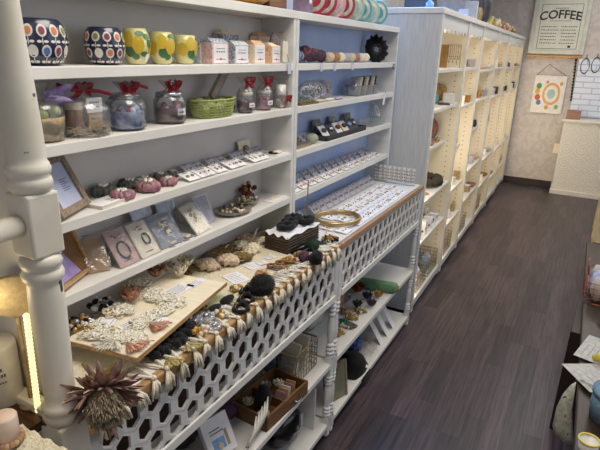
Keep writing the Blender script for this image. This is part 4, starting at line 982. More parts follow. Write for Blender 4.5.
# pompoms by the joint
for i, (px, py, R, mt, lab) in enumerate(((304,262,.019,plum,'small plum pompom near the corner of the runner'),(313,251,.021,cgreen,'dark green pompom beside the plum one'),(316,264,.023,black,'small black pompom over the runner fringe'))):
    mt = mt if mt is not cgreen else M_('dark_green_yarn', '#1f3a2a', h2='#14281c', rough=.95, scale=200, bump=.6)
    m = MB(); m.ell((0,0,R), (R,R*1.1,R), mt, 20, 14, .14); tag(m.build('pompom', loc=dp_(px,py)), lab, 'pompom')
t = thing('shell_dish', 'small pale shell dish with pearls at the right end of the runner', 'dish', dp_(323,251)); m = MB(); m.lathe([(.010,0),(.022,.004),(.028,.012),(.026,.012),(.018,.005),(0,.004)], M_('pale_shell', '#cfd2bf', h2='#b3b8a3', rough=.4, scale=40), 24, wob=.03); m.build('dish', t)
for k in range(6): m = MB(); m.ell((rnd(-.014,.014), rnd(-.014,.014), .009), .004, pearl, 8, 6); m.build('pearl', t)
clump('black and gold beaded comb lying beside the gold hoop', dp_(330,240), .030, [blackg, goldm, black, gold], 34, 'beaded_comb', 'hair comb', .2, (.004,.007), shape=1.3)
m = MB()
for k in range(14): m.ell((0, -.045+k*.007, .003), .003, M_('cream_bead', '#d8c598', rough=.3), 7, 5)
tag(m.build('bead_chain', loc=dp_(328,230), rot=(0,0,.3)), 'short string of cream beads under the gold hoop', 'bead string')
# jewellery rod
t = thing('jewellery_stand', 'thin upright brass rod on a small base between the two hutches', 'stand', (-.905, 1.735, DZ)); m = MB(); m.lathe([(.018,0),(.018,.003),(.004,.006),(.0022,.01),(.0022,.20),(.0035,.203),(0,.208)], gold, 16); m.build('rod', t)

for i, (px, py, R, mts, lab) in enumerate(((172,331,.024,[sage,silver,ivory],'grey-green beaded clip half under the board edge'),(199,333,.022,[silver,ivory,goldm],'silver and cream beaded clip beside the fringe'),(222,316,.018,[goldm,ivory,silver],'gold and cream beaded clip in front of the fuzzy clips'),(237,290,.018,[goldm,olivec,ivory],'olive and gold beaded clip left of the black loops'),(262,276,.022,[blush,ochre,terra],'blush and ochre beaded clip behind the pompom'),(300,256,.020,[blackg,goldm,sage],'dark green and gold beaded clip beside the dark pompoms'),(290,262,.020,[goldm,rust,ochre],'gold and rust beaded clip at the end of the clear tray'),(178,322,.020,[ivory,pearl,silver],'ivory pearl clip tucked under the board edge'))):
    clump(lab, dp_(px,py), R, mts, 34, 'beaded_clip', 'hair clip', .5, (.004,.008))
for i, (px, py, w, lab) in enumerate(((262,263,.035,'white tag lying behind the brown hair ties'),(297,247,.05,'white printed strip in front of the black openwork tray'),(214,247,.04,'white label behind the roses under the hutch shelf'),(318,258,.03,'small white tag among the dark pompoms'))):
    textcard('white_label', lab, dp_(px,py,DZ,.006), w, .028, -.3, lines=3)
for i, (px, py, R, mt, lab) in enumerate(((197,250,.026,olivec,'olive-brown ribbon loop at the far left behind the roses'),(187,256,.024,sage,'sage ribbon flower at the left end behind the board'),(233,240,.028,blush,'blush ribbon flower furthest back under the hutch'),(215,258,.024,ochre,'ochre ribbon flower between the cream roses'))):
    rose('ribbon_flower', lab, dp_(px,py,DZ,.001), R*1.25, mt, mt)
# ================================================================ far desk: cards and hoop
HX, HY = -.845, 1.895
m = MB(); m.ring((0,0,.0115), .098, .0095, gold, 64, 12, .86, 1.0); tag(m.build('brass_hoop', loc=(HX, HY, TZ+.0075), rot=(0,0,-.5)), 'thick round brass hoop lying on the earring cards near the desk joint', 'hoop')
gg = 'white earring cards on the far desk'
rows = [(-.772,'row at the wooden ledge'),(-.835,'second row from ledge'),(-.895,'third row from ledge'),(-.953,'row furthest back')]
for r, (x, rn) in enumerate(rows):
    for k in range(12):
        y = 1.86+k*.066+(.01 if r % 2 else 0)
        if k == 0: y = 1.80
        st = (k*2+r*3) % 4
        if r == 3:
            place('dr%d'%(st%2), earcard('earring_card', paperg if k < 6 else paper, .060, .055, jm_gold if k > 6 else jm_br, st % 2), 'earring card leaning back under the far hutch, %s from the hoop end' % ORD[k], 'earrings', (x-.02, y, TZ+.024), (0,.75,0), 'leaning earring cards under the hutch')
        else:
            if r == 0 and k == 11: continue
            place('df%d'%st, earcard('earring_card', paper, .062, .056, gold, st), 'white earring card on far desk, %s, %s from hoop' % (rn, ORD[k]), 'earrings', (x, y, TZ+.0045), (0,.06,rnd(-.03,.03)), gg)
# clear stands at the right end
def stand():
    t = E('earring_stand'); m = MB(); m.b2((-.013,-.010,0), (.013,.010,.003), acryl); m.b2((-.0125,-.001,.003), (.0125,.001,.105), acryl); m.build('clear_stand', t)
    m = MB(); m.b2((-.009,-.0022,.012), (.009,-.0012,.095), paper); m.build('card', t)
    for k in range(4):
        for s in (-1, 1): m = MB(); m.ell((s*.005,-.0035,.022+k*.018), (.003,.002,.0055), [gold, jm_br][(k+s) % 2], 7, 5); m.build('earring', t)
    return t
for k in range(9): place('es', stand, 'clear earring stand at the far end of the desk, %s from the front' % ORD[k], 'earring stand', (-.765-.027*k, 2.70-.004*(k%2), DZ), (0,0,.1*(k%3-1)), 'clear earring stands at the end of the far desk')
# shelf 4 and 3 right hutch
g5 = 'earring cards on the lowest shelf of the far hutch'
for k in range(14):
    y = 1.715+k*.069; 
    if y > 2.70: break
    place('h4%d%d'%(k%4, k > 5), earcard('earring_card', paper, .055, .044, gold if k > 5 else coral, k % 4), 'white earring card, front row, lowest far-hutch shelf, %s from the left' % ORD[k], 'earrings', (-.958, y, Z4+.009), (0,.28,0), g5)
    place('h5%d'%(k%2), earcard('earring_card', paperg, .050, .045, jm_br, k % 2), 'grey earring card, back row, lowest far-hutch shelf, %s from the left' % ORD[k], 'earrings', (-1.022, y+.012, Z4+.018), (0,.75,0), g5+', back row')
# shelf 3
t = thing('jewellery_case', 'grey clear jewellery case with dark pieces at the left of the third far-hutch shelf', 'case', (-.985, 1.77, Z3)); m = MB(); m.b2((-.035,-.07,0), (.035,.07,.012), greywood); m.build('base', t); m = MB(); m.b2((-.033,-.066,.012), (.033,.066,.05), acryl); m.build('clear_lid', t)
for k in range(16): m = MB(); m.ell((rnd(-.025,.025), -.058+k*.0078, rnd(.018,.045)), (.006,.007,.006), [silver, dgrey, sage, paperg][k % 4], 8, 6, .1); m.build('brooch', t)
m = MB(); m.ell((0,0,.02), (.025,.035,.02), M_('sage_pouch', '#a9ae98', h2='#8f957e', rough=.8), 16, 10, .05); tag(m.build('soft_pouch', loc=(-.97, 1.88, Z3)), 'pale sage pouch between the jewellery case and the black tray', 'pouch')
t = thing('long_tray', 'long black tray with cards and hair clips on the third far-hutch shelf', 'tray', (-.98, 2.18, Z3)); m = MB(); m.b2((-.04,-.22,0), (.04,.22,.004), dgrey)
for a, b in (((.037,-.22,0), (.04,.22,.022)), ((-.04,-.22,0), (-.037,.22,.022)), ((-.04,-.22,0), (.04,-.217,.022)), ((-.04,.217,0), (.04,.22,.022))): m.b2(a, b, dgrey)
m.build('tray', t)
for k, (y, mt, mt2, lab) in enumerate(((-.16,paper,dgrey,'white card with clip, leftmost in the long black tray'),(-.09,dgrey,silver,'dark clip card, second in the long black tray'),(-.02,paper,rust,'white card with rust clip in the middle of the tray'),(.05,creamp,dgrey,'cream card with dark clip right of the middle of the tray'),(.11,dgrey,bluecl,'dark card with blue clip towards the right of the tray'),(.17,dgrey,silver,'dark clip card at the right end of the tray'))):
    t = thing('clip_card', lab, 'hair clip', (-.965, 2.18+y, Z3+.0050), (0,-.7,0)); m = MB(); m.b2((0,-.030,0), (.0015,.030,.062), mt); m.build('card', t); m = MB(); m.ell((.006,0,.036), (.006,.022,.011), mt2, 10, 6, .1); m.build('clip', t)
t = thing('clear_box', 'clear box holding two white-ringed bracelets at the right end of the third shelf', 'box', (-.985, 2.60, Z3)); m = MB(); m.b2((-.035,-.10,0), (.035,.10,.035), acryl); m.build('box', t)
for s in (-.03, .03): m = MB(); m.at((.01,s,.070), (0,PI/2-.4,0)); m.ring((0,0,0), .022, .0028, cwhite if s > 0 else silver, 26, 6, 1.3, .8); m.build('bracelet', t)
# shelf 2
t = thing('clear_bag', 'clear bag of grey and silver hair clips on the second far-hutch shelf', 'bag', (-.985, 1.90, Z2)); m = MB(); m.at((0,0,.04), (0,-.3,0)); m.ell((0,0,0), (.018,.13,.045), film, 20, 12, .04); m.build('bag', t)
for k in range(9): m = MB(); m.at((0, -.09+k*.022, .035+.01*(k%2)), (0,PI/2-.3,0)); m.ring((0,0,0), .014, .003, [silver, dgrey, paperg][k % 3], 16, 6, 1, 1, .1); m.build('hair_ring', t)
m = MB(); m.b2((-.015,-.07,0), (.015,.07,.008), olivec); m.ell((0,-.01,.010), (.017,.07,.008), M_('olive_brush', '#6d6a4a', h2='#4f4d33', rough=.7, scale=90), 16, 8, .05); tag(m.build('olive_clip', loc=(-.95, 1.79, Z2)), 'long olive hair clip at the front left of the second far-hutch shelf', 'hair clip')
for k, (y, mt, lab) in enumerate(((1.90,straw,'straw-coloured flat clip right of the olive one'),(1.99,creamp,'cream flat clip in the middle of the shelf edge'),(2.08,paperg,'grey flat clip nearer the wire basket'))):
    m = MB(); m.ell((0,0,.006), (.012,.038,.006), mt, 14, 8, .1); tag(m.build('flat_clip', loc=(-.95, y, Z2)), lab, 'hair clip')
t = thing('wire_basket', 'clear oblong basket packed with hair-clip cards on the second far-hutch shelf', 'basket', (-.985, 2.42, Z2)); m = MB(); bx, by, bh = .035, .13, .045
m.b2((-bx,-by,0), (bx,by,.002), acryl)
for a, b in (((bx-.0015,-by,.002), (bx,by,bh)), ((-bx,-by,.002), (-bx+.0015,by,bh)), ((-bx,-by,.002), (bx,-by+.0015,bh)), ((-bx,by-.0015,.002), (bx,by,bh))): m.b2(a, b, acryl)
m.build('basket', t)
m = MB(); m.tube([(bx,-by,bh),(bx,by,bh),(-bx,by,bh),(-bx,-by,bh)], .0016, wire, 5, True); m.build('rim', t)
for k in range(9):
    def cc():
        t = E('clip_card'); m = MB(); m.b2((-.026,-.001,0), (.026,.001,.088), [paperg, creamp, dgrey][k % 3]); m.build('card', t); m = MB(); m.ell((0,-.005,.045), (.014,.004,.020), [silver, straw, terra][k % 3], 10, 6, .1); m.build('clip', t); return t
    place('wb%d'%(k%3), cc, '%s card of the row standing in the clear oblong basket' % ['grey','cream','dark'][k%3] if False else 'hair-clip card standing in the clear oblong basket, %s from the left' % ORD[k], 'hair clip', (-.985, 2.31+k*.026, Z2+.003), (-.35,0,0), 'clip cards in the clear basket')
m = MB(); m.b2((0,-.012,-.06), (.0015,.012,0), paper); m.tube([(.0007,0,0), (.0,0,.014)], .001, ink, 4); tag(m.build('hanging_tag', loc=(-.928, 2.60, Z2-.0), rot=(-.3,0,0)), 'white price tag hanging over the edge right of the clear basket', 'tag')
# shelf 1
plaid = M_('dark_plaid', '#2b2a3e', h2='#a83e3e', rough=.8, scale=90, thr=.38)
for k, (y, R, mt, lab) in enumerate(((1.75,.036,M_('navy_floral', '#3a4a72', h2='#c7ccd8', rough=.8, scale=110, thr=.42),'navy floral fabric bundle at the left of the top far-hutch shelf'),(1.84,.048,plaid,'large dark red plaid fabric bundle, second from the left'),(1.925,.040,plaid,'smaller dark plaid fabric bundle beside the large one'))):
    m = MB(); m.ring((0,0,R*.62), R*.62, R*.42, mt, 34, 9, .9, 1, .25, 9, .3); m.ell((0,0,R*.9), (R*.5,R*.6,R*.4), mt, 12, 8, .2); tag(m.build('fabric_bundle', loc=(-.99, y, S1+.0006)), lab, 'scrunchie')
for k in range(8):
    mt = [blush, ochre, creamp, paperg, straw, pink, ivory, creamp][k]; y = 2.03+k*.056
    m = MB(); m.at((0,0,.021), (PI/2,0,.25)); m.lathe([(.008,-.038),(.018,-.034),(.020,0),(.018,.034),(.008,.038)], mt, 16, wob=.04); tag(m.build('rolled_band', loc=(-.978, y, S1+.0014)), 'rolled %s fabric hair band, %s from the plaid bundles' % (['blush','ochre','cream','grey','straw','pink','ivory','pale cream'][k], ORD[k]), 'hair band', 'rolled hair bands on the top far-hutch shelf')
t = thing('black_scrunchie', 'big black ruffled scrunchie standing at the right end of the top far-hutch shelf', 'scrunchie', (-.985, 2.58, S1+.0006)); m = MB(); m.at((0,0,.062), Vector((.55,-.75,.25)).to_track_quat('Z','Y').to_euler()); m.ring((0,0,0), .038, .021, black, 40, 9, 1, 1.15, .18, 13, .22); m.build('ruffle', t); m = MB(); m.at((.004,-.004,.062), Vector((.55,-.75,.25)).to_track_quat('Z','Y').to_euler()); m.ring((0,0,0), .022, .009, dgrey, 26, 6, 1, 1, .25, 7, .2); m.build('inner_ruffle', t)
for k, (y, lab) in enumerate(((1.86,'small white tag hanging from the top far-hutch shelf, leftmost'),(1.98,'small white tag hanging from the top far-hutch shelf, second'),(2.16,'small white tag hanging from the top far-hutch shelf, third'))):
    m = MB(); m.b2((0,-.010,-.028), (.001,.010,.004), M_('lavender_tag', '#cfcce0', rough=.7)); tag(m.build('price_tag', loc=(-.9285, y, S1-.002)), lab, 'tag')
t = thing('earring_pair', 'pair of dark hooked earrings hanging at the right end of the top shelf', 'earrings', (-.927, 2.70, S1-.004))
for s in (-.008, .008): m = MB(); m.at((0,s,-.016),(0,PI/2,0)); m.ring((0,0,0), .010, .0012, dgrey, 18, 5, 1.3, .8); m.build('earring', t)
# tins on top
tins = [(1.88,redtin,'crimson'),(1.965,redtin,'crimson'),(2.05,pinktin,'pink'),(2.145,redtin,'crimson'),(2.25,greent,'mint'),(2.35,teal,'teal'),(2.45,greent,'mint'),(2.56,teal,'teal')]
facem = M_('tin_face_print', '#d9d6ca', h2='#b9b9a6', rough=.4, scale=60)
for k, (y, mt, nm) in enumerate(tins):
    R = .060-.003*(k > 4)
    def tin():
        t = E('round_tin'); m = MB(); m.at((0,0,R), (0,PI/2,0)); m.lathe([(R*.96,-.012),(R,-.010),(R,.010),(R*.96,.012)], mt, 40); m.build('body', t)
        m = MB(); m.at((0,0,R), (0,PI/2,0)); m.lathe([(R*.78,.0121),(R*.78,.0135),(0,.0135)], facem, 36); m.lathe([(R*.5,.0136),(R*.52,.0145),(R*.46,.0145)], mt, 30); m.ell((0,0,.013), (R*.2,R*.2,.002), silver, 14, 5); m.build('printed_lid', t); return t
    place('tin%d'%k, tin, '%s round tin with pale printed face on the far hutch top, %s from the left' % (nm, ORD[k]), 'tin', (-.99, y, TOP+.0006), (0,0,-.75), 'round tins on the far hutch')
m = MB(); m.b2((-.03,-.022,0), (.03,.022,.085), M_('mauve_box', '#8d7b94', h2='#6f5f78', rough=.6)); m.ell((.031,0,.04), (.002,.012,.008), cwhite, 10, 6); tag(m.build('gift_box', loc=(-.985, 1.80, TOP+.0006)), 'small mauve box with a white bow mark left of the crimson tins', 'box')
# ================================================================ lower shelves, near desk
MZ = MID+.0006; LZ = BOT+.0006
t = thing('wooden_tray_box', 'open brown wooden drawer-box of beads and pouches on the near middle shelf', 'box', (-.80, 1.30, MZ), (0,0,-.08)); m = MB(); X_, Y_, hh = .078, .125, .055
m.b2((-X_,-Y_,0), (X_,Y_,.006), boxwood)
for a, b in (((X_-.008,-Y_,0), (X_,Y_,hh)), ((-X_,-Y_,0), (-X_+.008,Y_,hh)), ((-X_,-Y_,0), (X_,-Y_+.008,hh)), ((-X_,Y_-.008,0), (X_,Y_,hh)), ((-X_,-.01,0), (X_,-.004,hh*.8))): m.b2(a, b, boxwood)
m.build('box', t, bevel=.001)
m = MB(); m.tube([(X_,.03,.03),(X_+.016,.035,.026),(X_+.016,.06,.026),(X_,.065,.03)], .003, silver); m.build('handle', t)
m = MB(); m.ell((0,0,.048), (.028,.030,.048), black, 20, 14, .05); tag(m.build('fuzzy_pouch', loc=(-.80, 1.255, MZ+.0075)), 'fuzzy black rounded pouch standing in the wooden drawer-box', 'pouch')
for k, (x, y, lab) in enumerate(((-.835,1.215,'cream ruffled bead flower left of the black pouch'),(-.845,1.345,'cream ruffled bead flower at the back of the wooden box'),(-.80,1.355,'cream ruffled bead flower right of the black pouch'),(-.765,1.205,'cream ruffled bead flower at the near end of the wooden box'))):
    flower('bead_flower', lab, 'hair flower', (x, y, MZ+.012+.02*(k % 2 == 0)), .028, ivory, 8, 4, pearl)
for k in range(5): m = MB(); m.b2((-.018,-.002,0), (.018,.002,.05), [pink, kraft, creamp][k % 3]); tag(m.build('upright_card', loc=(-.765, 1.305+k*.018, MZ+.007), rot=(-.2,0,.1)), 'upright %s card in the right half of the wooden box, %s from the divider' % (['pink','tan','cream'][k%3], ORD[k]), 'card', 'upright cards in the wooden box')
t = thing('claw_clip', 'large white claw hair clip with long teeth at the front of the middle shelf', 'hair clip', (-.75, 1.125, MZ+.006), (.2,0,.1)); m = MB(); m.tube([(0,-.042,.01),(0,.042,.012)], .008, cwhite, 8); m.build('spine', t)
for k in range(5): m = MB(); y = -.028+k*.014; m.tube([(0,y*1.4,.012),(.012,y*1.5,.035),(.016,y*1.5+.025,.06),(.006,y*1.5+.06,.082)], [.007,.0065,.0055,.0015], cwhite, 7); m.build('tooth', t)
t = thing('photo_box', 'white box with small picture and printing leaning on the near middle shelf', 'box', (-.80, 1.02, MZ), (0,-.55,-.25)); m = MB(); m.b2((-.0,-.05,0), (.022,.05,.12), paper); m.build('box', t, bevel=.001)
m = MB(); m.b2((.022,-.03,.02), (.0228,.015,.055), bluecl); m.ell((.023,-.005,.03), (.001,.010,.012), blush, 10, 6); m.b2((.022,.02,.02), (.0226,.03,.07), M_('tan_print', '#b79a78', rough=.7)); m.build('picture', t)
m = MB(); m.b2((.022,-.03,.07), (.0226,.02,.073), ink); m.b2((.022,-.03,.08), (.0226,.01,.083), ink); m.build('printed_lines', t)
m = MB(); m.ell((0,0,.03), (.05,.07,.03), plum, 18, 12, .08); tag(m.build('folded_scarf', loc=(-.90, 1.16, MZ)), 'crumpled plum scarf behind the white picture box', 'scarf')
m = MB(); m.ell((0,0,.035), (.04,.06,.035), dgrey, 18, 12, .08); tag(m.build('grey_pouch', loc=(-.93, 1.0, MZ)), 'dark grey pouch at the back of the near middle shelf', 'pouch')
m = MB(); m.ell((0,0,.03), (.05,.1,.035), darkwood, 18, 12, .08); tag(m.build('brown_pouch', loc=(-.84, .76, MZ)), 'dark brown pouch in the shade under the near lattice', 'pouch')
# wire basket
t = thing('wire_basket', 'large brass wire basket full of packets beside the turned legs, middle shelf', 'basket', (-.87, 1.515, MZ)); m = MB(); bx, by, bh = .10, .085, .125
for k in range(6):
    z = .003+k*.024; m.tube([(bx,-by,z),(bx,by,z),(-bx,by,z),(-bx,-by,z)], .0018, wire, 5, True)
for k in range(9):
    a = -1+2*k/8
    for q in (-1, 1): m.tube([(bx*a,by*q,.003),(bx*a,by*q,bh)], .0014, wire, 4); m.tube([(bx*q,by*a,.003),(bx*q,by*a,bh)], .0014, wire, 4)
m.build('wire_frame', t); m = MB(); m.tube([(bx,-by,bh),(bx,by,bh),(-bx,by,bh),(-bx,-by,bh)], .004, wickl, 6, True); m.build('rim', t)
for k in range(12):
    mt = [paperg, bluecl, creamp, sage, paper, straw][k % 6]; m = MB(); m.b2((-.03,-.004,0), (.03,.004,.10+.02*(k%3)), mt)
    tag(m.build('packet', loc=(-.87+(-.04 if k % 2 else .045), 1.45+.0115*k, MZ+.004), rot=(-.12,rnd(-.1,.1),rnd(-.1,.1))), '%s packet standing in the large wire basket, %s from its left end' % (['grey','blue','cream','sage','white','straw'][k % 6], ORD[k]), 'packet', 'packets in the large wire basket')
# bottom shelf
t = thing('black_bag', 'black glossy bag with a white tag on the bottom shelf beside the turned legs', 'bag', (-.84, 1.45, LZ)); m = MB(); m.ell((0,0,.08), (.07,.10,.08), blackg, 26, 18, .06); m.build('bag', t); m = MB(); m.b2((.066,.03,.08), (.072,.05,.13), paperg); m.build('tag', t); m = MB(); m.tube([(0,-.06,.14),(.02,-.03,.19),(.02,.03,.19),(0,.06,.14)], .005, blackg); m.build('handle', t)
m = MB(); m.b2((-.005,-.08,0), (.005,.08,.20), white2); tag(m.build('white_board', loc=(-.835, 1.575, LZ), rot=(0,0,PI/2)), 'thin white board standing on the bottom shelf against the turned leg', 'board')
m = MB(); m.ell((0,0,.04), (.05,.09,.04), M_('maroon_cloth', '#5e2a2a', h2='#441c1c', rough=.8), 20, 12, .07); tag(m.build('maroon_cloth', loc=(-.80, 1.21, LZ)), 'crumpled maroon cloth on the bottom shelf left of the black bag', 'cloth')
# ================================================================ lower shelves, far desk
p = P(352,281,MZ+.03); q = P(401,289,MZ+.03); d = q-p; t = thing('fabric_roll', 'sage green fabric roll with bow end on the far middle shelf', 'fabric roll', ((p.x+q.x)/2, (p.y+q.y)/2, MZ), (0,0,math.atan2(d.y, d.x)))
Lr = min(d.length, .22)/2; m = MB(); m.at((0,0,.030), (0,PI/2,0)); m.lathe([(.018,-Lr),(.027,-Lr+.006),(.029,-Lr+.02),(.029,Lr-.02),(.027,Lr-.006),(.02,Lr)], greenfab, 24, wob=.02); m.build('roll', t); m = MB(); m.ell((Lr+.002,0,.030), (.008,.018,.018), ochre, 10, 8, .15); m.build('bow', t)
for k, (px, py, R, mt, lab) in enumerate(((357,293,.055,rust,'crumpled rust cloth flower beside the green roll'),(367,300,.038,indigo,'indigo cloth brooch in front of the rust flower'),(378,298,.036,ochre,'ochre cloth brooch right of the indigo one'),(371,307,.036,plum,'plum cloth brooch at the shelf edge'),(357,308,.036,dgrey,'dark ring brooch left of the plum one'),(345,303,.042,M_('pale_grey_cloth','#b9b2ae',h2='#9c9490',rough=.9),'pale grey cloth flower behind the dark ring'))):
    a = P(px, py, MZ); flower('cloth_brooch', lab, 'brooch', (max(-1.02,a.x), a.y, MZ+.001), R, mt, 8, 4, mt)
for k, (px, py, R, mt, lab) in enumerate(((352,318,.030,ochre,'gold-brown beaded cluster nearest the joint on the middle shelf'),(361,312,.030,jm_br,'bronze beaded cluster right of the gold-brown one'),(346,312,.030,terra,'terracotta beaded cluster behind the gold-brown one'),(342,324,.030,M_('teal_cloth','#2f7a70',h2='#1f5a52',rough=.8),'teal bead cluster beside the turned legs'),(350,327,.028,sage,'grey-green bead cluster at the front by the turned legs'),(338,334,.028,ochre,'ochre bead cluster half behind the turned leg'))):
    a = P(px, py, MZ); a.y = max(1.70, a.y); clump(lab, (max(-1.02,min(-.75,a.x)), a.y, MZ+.0005), R, [mt, straw, mt], 36, 'bead_cluster', 'brooch', .5, (.005,.008))
for k, (y, mt, hh, lab) in enumerate(((2.28,dgrey,.16,'dark upright plaque at the back of the far middle shelf, leftmost'),(2.38,darkwood,.20,'dark brown upright plaque beside the grey one'),(2.47,kraft,.19,'tan upright plaque at the back of the far middle shelf'),(2.56,paperg,.17,'grey upright plaque at the back, rightmost'))):
    m = MB(); m.b2((-.005,-.04,0), (.005,.04,hh), mt); tag(m.build('wooden_plaque', loc=(-.99, y, MZ), rot=(0,-.15,-.35)), lab, 'plaque')
t = thing('framed_board', 'grey-green framed board leaning on the far bottom shelf beside the legs', 'frame', (-.765, 1.80, LZ), (0,-.12,-.35)); m = MB(); m.b2((0,-.06,0), (.01,.06,.17), M_('grey_green_board','#8b8b76',h2='#76765f',rough=.7)); m.build('board', t); m = MB()
for a, b in (((0,-.068,0), (.014,-.058,.175)), ((0,.058,0), (.014,.068,.175)), ((0,-.068,.168), (.014,.068,.178))): m.b2(a, b, greywood)
m.build('frame', t)
t = thing('black_hat', 'black round brimmed hat with white tag on the far bottom shelf', 'hat', (-.80, 2.06, LZ), (0,.35,0)); m = MB(); m.lathe([(.095,.012),(.10,.016),(.097,.02),(.06,.026),(.058,.06),(.045,.075),(0,.078)], black, 34, wob=.01); m.build('hat', t); m = MB(); m.b2((.05,.03,.03), (.065,.05,.034), paper); m.build('tag', t)
bl = M_('blue_cloth', '#31477a', h2='#8ea4d0', rough=.8, scale=60, thr=.4)
m = MB(); m.ell((0,0,.055), (.05,.09,.055), bl, 22, 14, .12); tag(m.build('blue_bag', loc=(-.90, 2.28, LZ)), 'crumpled blue and white plastic bag on the far bottom shelf', 'bag')
m = MB(); m.ell((0,0,.05), (.05,.07,.05), dgrey, 22, 14, .12); tag(m.build('dark_bag', loc=(-.92, 2.13, LZ)), 'crumpled dark bag behind the black hat', 'bag')
m = MB(); strawnest(m, .06, .04, 60, sy=1.1); o = m.build('straw_filling', loc=(-.79, 2.24, LZ)); tag(o, 'loose pale straw beside the blue bag on the bottom shelf', 'straw', kind='stuff')
for k, (y, lab) in enumerate(((2.36,'white booklet leaning on the far bottom shelf, left one'),(2.46,'white booklet leaning on the far bottom shelf, middle one'),(2.56,'white booklet leaning at the far end of the bottom shelf'))):
    textcard('booklet', lab, (-.79, y, LZ+.06), .07, .14, (0,.0,0), paper, 5, 'booklet').rotation_euler = (0, 1.05, .25)

for k, (x, y, z, r, mt, lab) in enumerate(((-.80,.86,MZ,(.05,.07,.035),ivory,'crumpled ivory cloth left of the white picture box, middle shelf'),(-.95,1.32,MZ,(.04,.08,.05),M_('taupe_bag','#7d7266',h2='#5f554b',rough=.8),'taupe bag behind the wooden drawer-box'),(-.84,1.0,LZ,(.07,.10,.06),dgrey,'dark grey bundle on the near bottom shelf'),(-.95,1.30,LZ,(.05,.10,.07),M_('taupe_bag','#7d7266'),'taupe bundle behind the maroon cloth on the bottom shelf'),(-.93,1.85,MZ,(.05,.08,.04),M_('clear_packet_pile','#c4c6c4',h2='#9ea19d',rough=.4,scale=60),'pale packet pile at the back left of the far middle shelf'),(-.92,2.08,MZ,(.04,.07,.035),terra,'terracotta cloth bundle behind the beaded clusters'),(-.84,2.20,LZ,(.035,.05,.05),bl,'small blue and white packet in front of the big blue bag'),(-.90,2.52,LZ,(.04,.07,.07),M_('taupe_bag','#7d7266'),'taupe bundle behind the white booklets'),(-.97,1.86,LZ,(.05,.10,.08),dgrey,'dark bundle behind the framed board'))):
    m = MB(); m.ell((0,0,r[2]), r, mt, 22, 14, .12); tag(m.build('cloth_bundle', loc=(x, y, z+.001)), lab, 'cloth')

for k, (x, y, zz, mt, lab) in enumerate(((-1.03,2.05,Z3,dgrey,'dark card standing behind the long black tray, left one'),(-1.03,2.22,Z3,silver,'silver-grey clip card standing behind the long black tray, middle'),(-1.03,2.38,Z3,dgrey,'dark card standing behind the long black tray, right one'),(-1.02,2.12,Z2,paperg,'grey card in a sleeve behind the flat clips on the second shelf'),(-1.02,1.74,Z2,creamp,'cream card in a sleeve behind the olive clip'))):
    standcard('sleeved_card', lab, 'card', (x, y, zz), (0,-.15,0), .075, .075, mt, lacecard)
# ================================================================ goods in the tall cabinet
from mathutils import Matrix as _M
fr = _M.Rotation(.0165, 4, 'Z')
def fc(x, y, z): v = fr @ Vector((x, y-2.86, 0)); return Vector((-.747+v.x, 2.86+v.y, z+.0008))
def goods(nm, lab, cat, x, y, z, build, rot=0, sc=1.2):
    m = MB(); build(m)
    if z < 1.7:
        for v in m.v: v *= sc
    return tag(m.build(nm, loc=fc(x, y, z), rot=(0,0,rot)), lab, cat)
lv = FL[0]
t = thing('panel_frame', 'brown framed picture standing in the first lit bay, top level', 'frame', fc(-.14, 3.50, 1.475), (0,0,-1.2)); m = MB(); m.b2((-.005,-.05,0), (.005,.05,.14), M_('tan_frame','#b98d5a',h2='#9a7040',rough=.5)); m.build('frame', t); m = MB(); m.b2((.005,-.038,.014), (.0065,.038,.126), ochre); m.build('picture', t)
t = thing('necklace_rack', 'small brass wire rack with hanging necklaces, top level of the first lit bay', 'rack', fc(-.055, 3.50, 1.475), (0,0,-1.2)); m = MB(); m.tube([(0,-.045,0),(0,-.045,.14),(0,.045,.14),(0,.045,0)], .003, gold)
m.tube([(0,-.045,.07),(0,.045,.07)], .002, gold); m.build('rack', t)
for k in range(7): m = MB(); y = -.036+k*.012; m.tube([(0,y,.14),(.004,y+.003,.08),(0,y,.06-.02*(k%2))], .002, jm_br, 4); m.ell((0,y,.055-.02*(k%2)), .005, gold, 7, 5); m.build('necklace', t)
goods('round_bag', 'round tan woven bag in the first lit bay, second level', 'bag', -.13, 3.48, 1.255, lambda m: (m.at((0,0,.052), (0,PI/2,-1.0)), m.ring((0,0,0), .034, .017, ochre, 26, 9, 1, 1.1, .05), m.ell((0,0,0), (.034,.036,.012), kraft, 16, 8)))
goods('teal_pot', 'small teal pot in front of the round tan bag', 'pot', -.12, 3.36, 1.255, lambda m: m.lathe([(.018,0),(.026,.01),(.03,.035),(.024,.05),(.02,.05),(0,.045)], teal, 18))
goods('white_box', 'small white patterned box right of the teal pot', 'box', -.045, 3.46, 1.255, lambda m: (m.b2((-.03,-.02,0), (.03,.02,.055), M_('speckled_box','#d9d8d4',h2='#8c8f8c',rough=.6,scale=150,thr=.35))), .3)
goods('card_stack', 'dark flat case lying in front of the white patterned box', 'case', -.05, 3.36, 1.255, lambda m: m.b2((-.03,-.03,0), (.03,.03,.008), dgrey), .3)
goods('brown_wreath', 'small pink-brown straw wreath leaning in the first bay, above the small shelf', 'wreath', -.16, 3.42, 1.0, lambda m: (m.at((0,0,.075), (0,PI/2-.2,-.9)), m.ring((0,0,0), .048, .020, M_('brown_straw','#a0705c',h2='#7a4e3e',rough=.9,scale=120,bump=.6), 34, 9, 1, 1.05, .12)))
